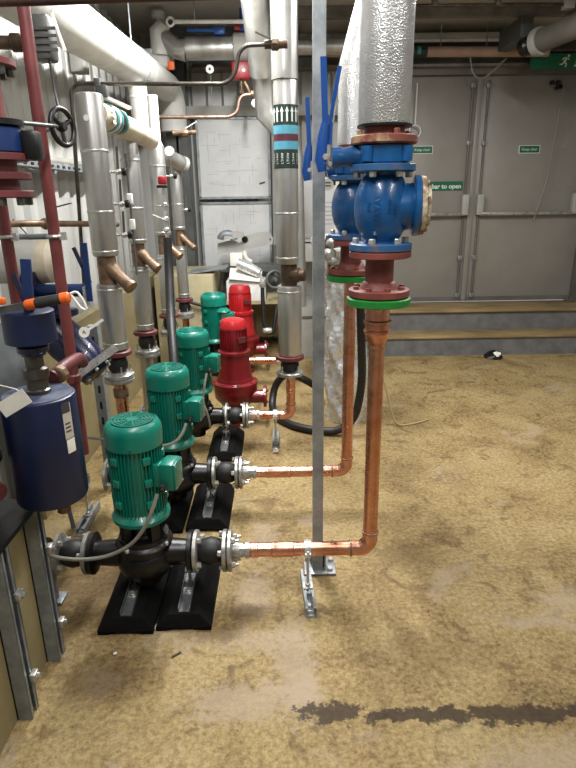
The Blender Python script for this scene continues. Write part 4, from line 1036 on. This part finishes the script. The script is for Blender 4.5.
# connector parts round the vessel
t = thing('copper_union', 'pinkish copper elbow joining the navy vessel lid to the red pipe', 'fitting', (-.66, 1.75, .97))
MB().tube([(-.712, 1.70, .975), (-.70, 1.82, .985), (-.70, 1.93, .975), (-.715, 1.99, .94)], .021, 14, .04).build('elbow', 'flange_maroon', t)
MB().lathe((-.70, 1.71, .976), (.1, 1, 0), [(.022, 0), (.028, .005), (.028, .03), (.022, .035)], 8).build('nut', 'brass', t)
tag(MB().bbox((-.90, 1.80, .98), (.14, .02, .30), .004).build('steel_plate', 'galvanised'), 'dull galvanised plate behind the neck of the navy vessel', 'plate')
t = thing('dark_blue_valve', 'glossy dark blue strainer valve behind the slim red pipe', 'valve', (-.83, 2.3, .85))
MB().tube([(-.95, 2.3, 1.02), (-.88, 2.3, .94), (-.80, 2.28, .86), (-.765, 2.27, .83)], [.075, .085, .075, .055], 26).build('valve_body', 'navy_shiny', t)
MB().lathe((-.765, 2.27, .83), (.75, -.2, -.62), [(.07, -.01), (.075, -.006), (.075, .012), (.04, .02)], 24).build('end_flange', 'navy_shiny', t)
MB().lathe((-.90, 2.3, 1.05), (0, 0, 1), [(.075, 0), (.08, .004), (.08, .02), (.07, .024), (.04, .026), (.04, .08)], 26).build('top_flange', 'navy_shiny', t)
ring_bolts(t, (-.757, 2.267, .823), (.75, -.2, -.62), .058, 6, .008, .012)
t = thing('dark_blue_lever_valve', 'dark blue butterfly valve with twin upright lever near left riser', 'valve', (-.85, 2.35, 1.13))
MB().cyl((-.98, 2.35, 1.142), (-.80, 2.35, 1.142), .026, None, 18).build('neck', 'dark_lever_blue', t)
MB().lathe((-.98, 2.35, 1.142), (-1, 0, 0), [(.07, 0), (.08, .004), (.08, .05), (.07, .054)], 26).build('valve_body', 'navy_shiny', t)
MB().bar((-.775, 2.33, 1.10), (-.772, 2.33, 1.33), .022, .012, up=(0, 1, 0)).build('lever', 'dark_lever_blue', t)
MB().bar((-.772, 2.35, 1.17), (-.825, 2.36, 1.31), .014, .010, up=(0, 1, 0)).build('squeeze_grip', 'navy_shiny', t)
MB().box((-.79, 2.34, 1.12), (.01, .05, .08)).build('notch_plate', 'zinc', t, 0)
t = thing('round_tag', 'round white disc tag on a pale strip beside the dark blue valve', 'tag', (-.77, 2.2, 1.0))
MB().lathe((-.772, 2.21, 1.00), (0, -1, .2), [(.021, 0), (.021, .002)], 20).build('disc', 'paper', t)
MB().bar((-.757, 2.215, 1.008), (-.70, 2.23, 1.045), .010, .002, up=(0, 1, 0)).build('strip', 'white_paint', t)
MB().mesh(text_mesh('A', .022), xz((-.772, 2.2065, 1.0))).build('lettering', 'ink', t, 0)
t = thing('wire_tag', 'white oval key ring tag hooked at the end of the orange tool', 'tag', (-.56, 1.55, 1.23))
MB().tube([(-.565, 1.55, 1.255), (-.548, 1.55, 1.262), (-.532, 1.55, 1.235), (-.525, 1.55, 1.208), (-.542, 1.55, 1.215), (-.565, 1.55, 1.253)], .0035, 8, .01).build('wire', 'white_paint', t)
tag(MB().bar((-.80, 2.10, .845), (-.64, 2.16, .95), .03, .006, up=(0, 1, 0)).build('steel_strip', 'zinc', sm=0), 'pale perforated steel strip slanting below the dark blue valve', 'strip')
# white lagged pipe behind the red pipes
t = thing('lagged_pipe', 'thick cream lagged pipe crossing behind the two dark red pipes', 'pipe', (-1.1, 2.4, 1.16))
MB().tube([(-1.37, 2.42, 1.255), (-1.0, 2.42, 1.25), (-.97, 2.42, 1.25)], .088, 28).build('jacket', 'white_lagging', t)
MB().lathe((-.97, 2.42, 1.25), (1, 0, 0), [(.089, -.01), (.085, .03), (.06, .055), (.0, .06)], 28).build('end_cap', 'cream_lagging', t)
# flanged red/blue stack on the far left edge
SX, SY = -.80, 1.75
t = thing('flanged_stack', 'dark red flanged pipe stack cut off at the left edge', 'pipe', (SX, SY, 1.45))
for z0_, z1_, r_ in ((1.50, 1.6195, .055), (1.708, 1.835, .045), (1.85, 2.2, .035)): MB().cyl((SX, SY, z0_), (SX, SY, z1_), r_, None, 26).build('tube', 'pipe_red', t)
for z in (1.50, 1.548, 1.598, 1.835): MB().lathe((SX, SY, z), (0, 0, 1), [(.086, 0), (.09, .003), (.09, .018), (.085, .021)], 30).build('flange', 'flange_maroon', t)
for z in (1.50, 1.835): ring_bolts(t, (SX, SY, z), (0, 0, -1), .072, 8, .011, .02, 'steel_dark')
t = thing('gear_valve', 'blue gear operated butterfly valve between the dark red flanges', 'valve', (SX, SY, 1.65))
MB().lathe((SX, SY, 1.6195), (0, 0, 1), [(.078, 0), (.082, .004), (.082, .062), (.078, .066)], 32).build('wafer_body', 'dark_lever_blue', t)
MB().lathe((SX, SY, 1.687), (0, 0, 1), [(.07, 0), (.088, .003), (.088, .018), (.07, .021)], 32).build('top_ring', 'cast_black', t)
MB().bbox((SX+.10, SY+.02, 1.64), (.05, .06, .08), .012).build('gearbox', 'cast_black', t)
MB().cyl((SX+.08, SY+.03, 1.70), (-.695, 1.98, 1.712), .006, None, 10).build('shaft', 'steel_dark', t)
hw_ = MB().torus((-.685, 2.0, 1.712), (.95, -.32, .05), .054, .0085, 30, 10)
wh = hw_.build('handwheel', 'cast_black', t)
sp = MB().lathe((-.690, 2.0, 1.712), (.95, -.32, .05), [(.012, -.012), (.018, 0), (.012, .016)], 14)
u_, v_, d_ = frame_for((.95, -.32, .05))
for k in range(3):
    a = .5+2*PI*k/3; e = V((-.685, 2.0, 1.712))+(u_*math.cos(a)+v_*math.sin(a))*.052; sp.cyl((-.688, 2.0, 1.712), e, .007, None, 8)
sp.build('spokes', 'cast_black', wh)
t = thing('actuator', 'grey motor actuator with cable above the handwheel', 'actuator', (-.74, 2.12, 1.93))
MB().bbox((-.755, 2.12, 1.985), (.07, .08, .13), .012).build('case', 'steel_dark', t)
for z in (1.945, 1.965, 1.985, 2.005): MB().box((-.735, 2.078, z), (.08, .006, .008)).build('cooling_rib', 'steel_dark', t, 0)
MB().bar((-.70, 2.07, 2.045), (-.665, 2.05, 1.935), .008, .004, up=(0, 1, 0)).build('pale_strip', 'white_paint', t)
cable('cable', 'thin black cable hanging from grey actuator to the handwheel', [(-.735, 2.10, 1.92), (-.73, 2.10, 1.82), (-.71, 2.06, 1.76), (-.73, 2.04, 1.715), (-.75, 2.02, 1.70)], .004, 'cable_black')
t = thing('red_branch_pipe', 'short dark red branch pipe at the top left corner', 'pipe', (-.85, 1.75, 1.9))
MB().cyl((-1.05, 2.1, 1.975), (-.80, 2.1, 1.97), .020, None, 18).lathe((-.85, 2.1, 1.971), (1, 0, 0), [(.022, 0), (.028, .005), (.028, .03), (.022, .035)], 12).build('tube', 'bronze_dark', t)
# cable ladder on the left wall
t = thing('cable_ladder', 'galvanised cable tray with cables on the left wall behind the red pipe', 'cable tray', (-1.3, 3.6, 1.66))
MB().box((-1.315, 3.5, 1.655), (.10, 2.2, .004)).box((-1.265, 3.5, 1.67), (.003, 2.2, .035)).box((-1.364, 3.5, 1.67), (.003, 2.2, .035)).build('tray', 'galvanised', t, 0)
for k in range(24): MB().box((-1.262, 2.45+k*.09, 1.668), (.004, .035, .012)).build('slot', 'cast_black', t, 0)
for y in (2.6, 3.5, 4.4): MB().box((-1.335, y, 1.640), (.13, .03, .025)).build('wall_bracket', 'galvanised', t, 0)
MB().tube([(-1.30, 2.42, 1.70), (-1.30, 4.58, 1.70)], .022, 12).tube([(-1.335, 2.42, 1.695), (-1.335, 4.58, 1.695)], .018, 12).build('cables', 'cable_grey', t)
# brass test line with valve left of first riser
t = thing('brass_line', 'brass pipe line with lever valve on the left wall below the cable tray', 'pipe', (-1.1, 2.9, 1.36))
MB().tube([(-1.30, 2.5, 1.395), (-1.10, 2.6, 1.395), (-.96, 2.95, 1.375), (-.87, 3.2, 1.36)], .014, 12, .08).build('tube', 'brass', t)
MB().lathe((-1.05, 2.73, 1.388), (.38, .92, 0), [(.016, -.04), (.026, -.03), (.026, .03), (.016, .04)], 8).cyl((-1.05, 2.73, 1.39), (-1.05, 2.73, 1.45), .009, None, 8).build('valve_body', 'brass', t)
MB().bar((-1.05, 2.73, 1.45), (-.93, 2.70, 1.475), .014, .005).build('lever', 'steel_dark', t)
cable('cable', 'thin dark cable slanting down the wall behind the slim red pipe', [(-1.33, 3.0, 1.40), (-1.25, 3.0, 1.30), (-1.05, 2.75, 1.13), (-.9, 2.5, 1.08)], .004, 'cable_black')

# khaki boards and steel frame low on the left
t = thing('plinth_box', 'khaki board box with galvanised uprights at the bottom left corner', 'cabinet', (-1.0, 1.2, 0))
MB().box((-1.015, .86, .29), (.39, 1.48, .58)).build('board', 'khaki_board', t, 0)
MB().box((-1.0, .87, .588), (.45, 1.52, .016)).build('top_edge', 'cast_black', t, 0)
for y in (.75, 1.375, 1.605):
    u = MB().box((-.817, y, .29), (.004, .05, .58)).box((-.797, y-.023, .29), (.044, .004, .58)).box((-.797, y+.023, .29), (.044, .004, .58)).box((-.7765, y-.017, .29), (.003, .014, .58)).box((-.7765, y+.017, .29), (.003, .014, .58)).build('upright', 'galvanised', t, 0)
    for z in (.13, .42):
        MB().bbox((-.766, y+.015, z), (.018, .03, .028), .003).hexbolt((-.757, y+.018, z), (1, 0, 0), .008, .008).build('clip', 'zinc', u)
tag(MB().box((-1.20, 4.05, .41), (.06, 3.1, .82)).build('hoarding', 'khaki_board', sm=0), 'long khaki board panel along the foot of the left wall behind risers', 'panel')
t = thing('perforated_upright', 'grey perforated steel upright left of the nearest left riser', 'post', (-.93, 2.75, 0))
MB().box((-.93, 2.80, .45), (.05, .05, .90)).build('strut', 'galvanised', t, 0)
for k in range(9): MB().box((-.93, 2.7735, .15+k*.085), (.012, .002, .04)).build('slot', 'cast_black', t, 0)
t = thing('suction_pipe', 'black suction pipe on the floor left of the nearest green pump', 'pipe', (-.98, 1.9, .2))
MB().cyl((PX-.338, 1.90, PZ), (-1.02, 1.92, PZ), .045, None, 20).lathe((-.905, 1.9, PZ), (-1, 0, 0), [(.058, 0), (.062, .004), (.062, .025), (.05, .03)], 22).build('tube', 'cast_black', t)
MB().cyl((-.905, 1.9, .0), (-.905, 1.9, .17), .014, None, 12).bbox((-.905, 1.9, .006), (.07, .07, .012), .002).build('stand', 'galvanised', t)
MB().lathe((-1.02, 1.98, PZ+.03), (.3, -1, .1), [(.042, 0), (.046, .02), (.03, .035)], 18).build('end_plug', 'bronze_dark', t)
# pump power cables
cable('power_cable', 'grey cable drooping from nearest green pump terminal box across to the left', [(-.443, 1.785, .52), (-.455, 1.765, .48), (-.50, 1.76, .38), (-.575, 1.77, .305), (-.68, 1.77, .27), (-.78, 1.76, .28), (-.84, 1.72, .33), (-.845, 1.70, .42)], .0068, 'cable_grey', 'cable', .06, 'grey pump power cables')
cable('power_cable', 'grey cable curving from second green pump terminal box to behind nearest pump', [(-.443, 2.435, .52), (-.46, 2.41, .47), (-.51, 2.40, .43), (-.60, 2.41, .42), (-.75, 2.45, .43), (-1.05, 2.5, .45)], .0068, 'cable_grey', 'cable', .06, 'grey pump power cables')
cable('power_cable', 'grey cable dropping from third green pump terminal box', [(-.443, 3.205, .52), (-.455, 3.18, .46), (-.475, 3.17, .36), (-.44, 3.16, .27), (-.44, 3.2, .18)], .0068, 'cable_grey', 'cable', .06, 'grey pump power cables')

# ------------------------------------------------------------------ back of room, left of doors
t = thing('schematic_board', 'upper framed white drawing board with faint pencil lines at back', 'board', (-.45, 6.02, 1.47), 'framed white drawing boards on the back wall')
def board(t, x0, x1, z0, z1, y=5.985):
    MB().box(((x0+x1)/2, y, (z0+z1)/2), (x1-x0, .012, z1-z0)).build('sheet', 'board_white', t, 0)
    f = .022; mb = MB()
    mb.box(((x0+x1)/2, y-.004, z0), (x1-x0+f, .03, f)).box(((x0+x1)/2, y-.004, z1), (x1-x0+f, .03, f)).box((x0, y-.004, (z0+z1)/2), (f, .03, z1-z0)).box((x1, y-.004, (z0+z1)/2), (f, .03, z1-z0))
    mb.build('frame', 'galvanised', t, 0)
    ln = MB(); rnd = random.Random(int(z0*100))
    for i in range(34):
        x = x0+.06+rnd.random()*(x1-x0-.14); z = z0+.08+rnd.random()*(z1-z0-.16)
        if rnd.random() < .55: ln.box((x, y-.0065, z), (.03+rnd.random()*.14, .001, .003))
        else: ln.box((x, y-.0065, z), (.003, .001, .03+rnd.random()*.12))
    ln.build('drawn_lines', 'pencil', t, 0)
board(t, -.78, -.10, 1.475, 2.19)
MB().bar((-.20, 5.976, 1.60), (-.145, 5.976, 1.615), .016, .004, up=(0, 1, 0)).build('dark_mark', 'ink', t, 0)
t = thing('schematic_board', 'lower framed white drawing board at the back behind the scrap metal', 'board', (-.45, 6.02, .83), 'framed white drawing boards on the back wall')
board(t, -.78, -.10, .80, 1.425)
t = thing('control_cabinet', 'white control cabinet between banded riser and grey post', 'cabinet', (.30, 5.95, 1.05))
MB().bbox((.36, 5.95, 1.36), (.46, .20, .62), .008).build('case', 'white_paint', t)
MB().bbox((.34, 5.84, 1.36), (.36, .02, .54), .004).build('door', 'board_white', t)
for k in range(6): MB().box((.47, 5.829, 1.22+k*.04), (.07, .003, .008)).build('vent_slot', 'pencil', t, 0)
t = thing('white_unit', 'small white unit with dark window under the control cabinet', 'cabinet', (.3, 5.9, .86))
MB().bbox((.32, 5.88, .95), (.34, .2, .17), .006).build('case', 'white_paint', t)
MB().box((.22, 5.777, .96), (.03, .004, .05)).build('window', 'frame_grey', t, 0)
t = thing('disc_tag', 'round cream disc tag hanging right of the grey post', 'tag', (.21, 2.5, 1.50))
MB().lathe((.197, 2.5, 1.535), (0, -1, 0), [(.023, 0), (.023, .003)], 22).build('disc', 'card', t)
for dz in (.008, -.004): MB().box((.197, 2.4962, 1.535+dz), (.022, .001, .005)).build('stamped_mark', 'ink', t, 0)
MB().cyl((.197, 2.505, 1.556), (.19, 2.51, 1.60), .0015, None, 6).build('wire', 'zinc', t)
t = thing('grey_cabinet', 'pale grey cabinet low at back between riser and grey post', 'cabinet', (.28, 5.5, 0))
MB().bbox((.30, 5.6, .26), (.34, .5, .52), .006).build('case', 'grey_panel', t)
MB().box((.30, 5.345, .40), (.30, .006, .02)).build('door_gap', 'frame_grey', t, 0)
t = thing('khaki_tank', 'khaki panelled tank at the back left below the dark column', 'tank', (-.9, 5.5, 0))
MB().bbox((-.86, 5.45, .42), (.52, .7, .84), .012).build('case', 'khaki_light', t)
tag(MB().tube([(-.90, 5.05, .66), (-.78, 5.05, .60), (-.6, 5.08, .55), (-.5, 5.1, .52)], .014, 10, .05).build('hose', 'hose_black'), 'thin black hose looped on the front of khaki tank', 'hose')
# bench with the odds and ends
t = thing('work_bench', 'low bench at the back holding papers, carton and scrap metal', 'bench', (-.35, 5.7, 0))
MB().box((-.25, 5.62, .545), (.70, .55, .03)).build('bench_top', 'khaki_light', t, 0)
for x in (-.57, .06):
    for y in (5.38, 5.85): MB().box((x, y, .265), (.05, .05, .53)).build('leg', 'steel_dark', t, 0)
MB().box((-.25, 5.86, .30), (.66, .02, .40)).build('back_panel', 'khaki_board', t, 0)
t = thing('carton', 'white carton on the back bench behind bright red pump', 'box', (-.33, 5.45, .56))
MB().bbox((-.33, 5.47, .655), (.36, .24, .19), .005).build('carton_body', 'white_paint', t)
MB().box((-.33, 5.346, .655), (.10, .003, .05)).build('print', 'ink', t, 0) if False else None
t = thing('paper_sheet', 'sheet of white paper lying tilted on top of the white carton', 'paper', (-.33, 5.4, .755))
MB().box((-.33, 5.41, .795), (.30, .20, .004), Matrix.Rotation(.42, 3, 'X') @ Matrix.Rotation(.12, 3, 'Y')).build('sheet', 'paper', t, 0)
MB().box((-.44, 5.385, .792), (.02, .03, .003), Matrix.Rotation(.42, 3, 'X') @ Matrix.Rotation(.12, 3, 'Y')).build('print', 'red_box', t, 0)
tag(MB().box((-.66, 5.3, .865), (.34, .26, .014), Matrix.Rotation(.12, 3, 'Y').inverted()).build('metal_sheet', 'galvanised', sm=0), 'dark metal sheet lying on the khaki tank', 'sheet')
t = thing('scrap_sheet', 'wide bent grey metal offcut standing on the back shelf', 'metal offcut', (-.32, 5.6, .95))
MB().prism([(-.26, 0), (.27, .045), (.28, .10), (.24, .165), (.12, .165), (.02, .145), (.0, .10), (-.05, .085), (-.1, .12), (-.25, .10)], (-.35, 5.62, .985), (1, 0, .08), (0, 0, 1), (0, .03, 0)).build('plate', 'grey_panel', t, 20)
MB().lathe((-.34, 5.612, 1.10), (0, -1, 0), [(.03, 0), (.03, .004)], 16).build('hole', 'cast_black', t)
MB().lathe((-.10, 5.612, 1.10), (0, -1, 0), [(.008, 0), (.008, .004)], 12).build('hole', 'cast_black', t)
t = thing('foam_offcut', 'pale grey curved pipe insulation offcut on top of the bent metal', 'offcut', (-.48, 5.55, 1.09))
MB().torus((-.50, 5.56, 1.10), (0, 1, .2), .062, .035, 20, 8, .2, PI-.1).build('half_shell', 'galvanised', t)
MB().prism([(-.07, 0), (.11, .02), (.12, .05), (.05, .075), (-.06, .06)], (-.46, 5.52, 1.105), (1, 0, 0), (0, 0, 1), (0, .06, 0)).build('flap', 'grey_panel', t)
t = thing('foam_block', 'white foam block below the bent metal offcut', 'offcut', (-.40, 5.55, .87))
MB().bbox((-.42, 5.55, .925), (.12, .12, .12), .012).build('block', 'paper', t)
MB().torus((-.27, 5.55, .97), (0, 1, 0), .07, .020, 16, 8, -1.5, .4).build('foam_curl', 'paper', t)
t = thing('foil_roll', 'crushed silver foil tube lying over the white carton', 'offcut', (-.30, 5.4, .86))
MB().tube([(-.40, 5.42, .90), (-.30, 5.40, .86), (-.20, 5.38, .81)], [.05, .055, .045], 12).build('tube', 'foil', t)
tag(MB().box((-.25, 5.70, .83), (.66, .30, .05)).box((.05, 5.72, .94), (.24, .2, .18)).build('dark_shelf', 'steel_dark', sm=0), 'dark shelf under the metal offcuts in front of the lower board', 'shelf')
MBs = thing('wheel_valve', 'grey cast hand valve at the back left of banded riser', 'valve', (-.03, 5.3, .68))
MB().torus((-.06, 5.25, .77), (.3, -1, .2), .075, .014, 24, 8).build('wheel', 'steel_dark', MBs)
MB().lathe((-.06, 5.28, .76), (.3, -1, .2), [(.04, -.06), (.05, -.03), (.03, .0), (.015, .03)], 16).build('valve_body', 'steel_dark', MBs)
t = thing('gauge_hose', 'black hose with silver nut looping before the white carton', 'hose', (-.16, 4.9, .4))
MB().tube([(-.165, 5.0, .80), (-.165, 4.98, .62), (-.16, 4.95, .42), (-.13, 4.95, .34), (-.08, 4.95, .35), (-.06, 4.97, .48), (-.04, 5.0, .58), (.02, 5.0, .60)], .018, 12, .06).build('hose', 'hose_black', t)
MB().lathe((-.165, 4.99, .74), (0, .02, 1), [(.022, 0), (.026, .008), (.026, .05), (.022, .06), (.014, .09)], 8).build('nut', 'zinc', t)
MB().lathe((-.13, 4.94, .37), (1, 0, 0), [(.02, -.04), (.028, -.03), (.028, .03), (.02, .04)], 8).build('fitting', 'zinc', t)

# foil wrapped duct standing on the floor
t = thing('foil_duct', 'silver foil wrapped duct standing on floor right of the grey post', 'duct', (.44, 3.78, 0))
mb = MB(); nr, nz = 56, 84
rings = []
rnd = random.Random(3)
for j in range(nz+1):
    h = 1.16*j/nz; row = []
    for i in range(nr):
        a = 2*PI*i/nr
        w = -.020*abs(math.sin(2*a+7*h+1.2*math.sin(4*h)))+.018*abs(math.sin(3*a-10*h+1.5*math.sin(2*a)))-.008*abs(math.sin(5*a+17*h))+rnd.uniform(-.002, .002)
        r = .138+.012*math.sin(h*5)+w
        cx = .445-.035*h; row.append(mb.bm.verts.new((cx+r*math.cos(a), 3.78+r*math.sin(a), h)))
    rings.append(row)
for a, b in zip(rings, rings[1:]):
    for i in range(nr): mb.bm.faces.new((a[i], a[(i+1) % nr], b[(i+1) % nr], b[i]))
mb.bm.faces.new(rings[0][::-1]); mb.bm.faces.new(rings[-1])
mb.build('foil_wrap', 'foil', t, 12)
tag(MB().bbox((.27, 3.72, 1.215), (.16, .14, .09), .03).build('foil_scrap', 'foil'), 'crumpled foil end on top of the foil wrapped duct', 'foil') 
tag(MB().tube([(.455, 3.35, .95), (.475, 3.40, .72), (.50, 3.46, .35), (.46, 3.46, .12), (.36, 3.46, .03), (.22, 3.49, .027), (.08, 3.56, .027), (-.06, 3.75, .027), (-.09, 3.95, .05), (-.05, 4.0, .22), (.06, 3.9, .30), (.2, 3.9, .22), (.28, 4.1, .1)], .026, 14, .10).build('hose', 'hose_black'),
    'thick black hose looping over the floor around the foil wrapped duct', 'hose')
cable('cable', 'thin beige cable dropping to floor right of the front copper riser', [(.62, 3.75, .55), (.68, 3.70, .3), (.74, 3.62, .05), (.77, 3.60, .007), (.86, 3.62, .006), (1.0, 3.70, .006)], .007, 'cable_beige', 'cable', .06)
t = thing('blue_valve_fittings', 'cluster of steel fittings left of the rear red spool', 'fitting', (.21, 2.6, 1.25))
for (x, y, z, r) in ((.215, 2.52, 1.30, .022), (.205, 2.52, 1.255, .026), (.225, 2.50, 1.225, .020)):
    MB().lathe((x, y, z), (.4, -1, 0), [(r*.6, -.03), (r, -.02), (r, .02), (r*.6, .03)], 10).build('fitting', 'zinc', t)
MB().tube([(.20, 2.53, 1.33), (.19, 2.53, 1.28), (.21, 2.53, 1.21), (.20, 2.53, 1.16)], .008, 10, .02).build('pipe_tail', 'brass', t)
# litter on the floor in front
tag(MB().prism([(0, 0), (.03, .004), (.03, .010), (0, .006)], (-.395, 1.585, .001), (1, .55, 0), (-.5, 1, 0), (0, 0, .004)).build('twig', 'grip_black', sm=0), 'tiny dark splinter on the floor in front of rubber feet', 'scrap')
tag(MB().lathe((-.60, 1.605, .004), (1, .3, .1), [(.004, 0), (.005, .004), (.004, .012)], 8).build('pebble', 'paper'), 'tiny white crumb on floor left of the dark splinter', 'scrap')

# ------------------------------------------------------------------ lights
def batten(x, y, length, power, along='Y', z=2.80):
    t = thing('ceiling_light', 'white fluorescent batten on the ceiling out of view', 'light', (x, y, z), 'fluorescent battens')
    s = (.09, length, .05) if along == 'Y' else (length, .09, .05)
    MB().bbox((x, y, CZ-.05), s, .008).build('batten_body', 'white_paint', t)
    d = V((0, length/2-.03, 0)) if along == 'Y' else V((length/2-.03, 0, 0))
    MB().cyl(V((x, y, CZ-.092))-d, V((x, y, CZ-.092))+d, .013, None, 12).build('tube', 'lamp_tube', t)
    la = bpy.data.lights.new('batten_light', 'AREA'); la.shape = 'RECTANGLE'
    la.size, la.size_y = (.07, length) if along == 'Y' else (length, .07)
    la.energy = power; la.color = (1, .99, .975)
    lo = bpy.data.objects.new('batten_light', la); COL.objects.link(lo); lo.location = (x, y, CZ-.115)
batten(-.25, .9, 1.5, 40)
batten(-.25, 3.5, 1.5, 105)
batten(1.5, .4, 1.5, 26)
batten(1.5, 3.3, 1.5, 50)
wd = bpy.data.worlds.new('world'); SC.world = wd; wd.use_nodes = True
wd.node_tree.nodes['Background'].inputs[0].default_value = (.9, .95, 1, 1)
wd.node_tree.nodes['Background'].inputs[1].default_value = .3
SC.view_settings.view_transform = 'Standard'; SC.view_settings.look = 'None'
SC.view_settings.gamma = 1.0; SC.view_settings.use_curve_mapping = False
SC.view_settings.exposure = 0.3
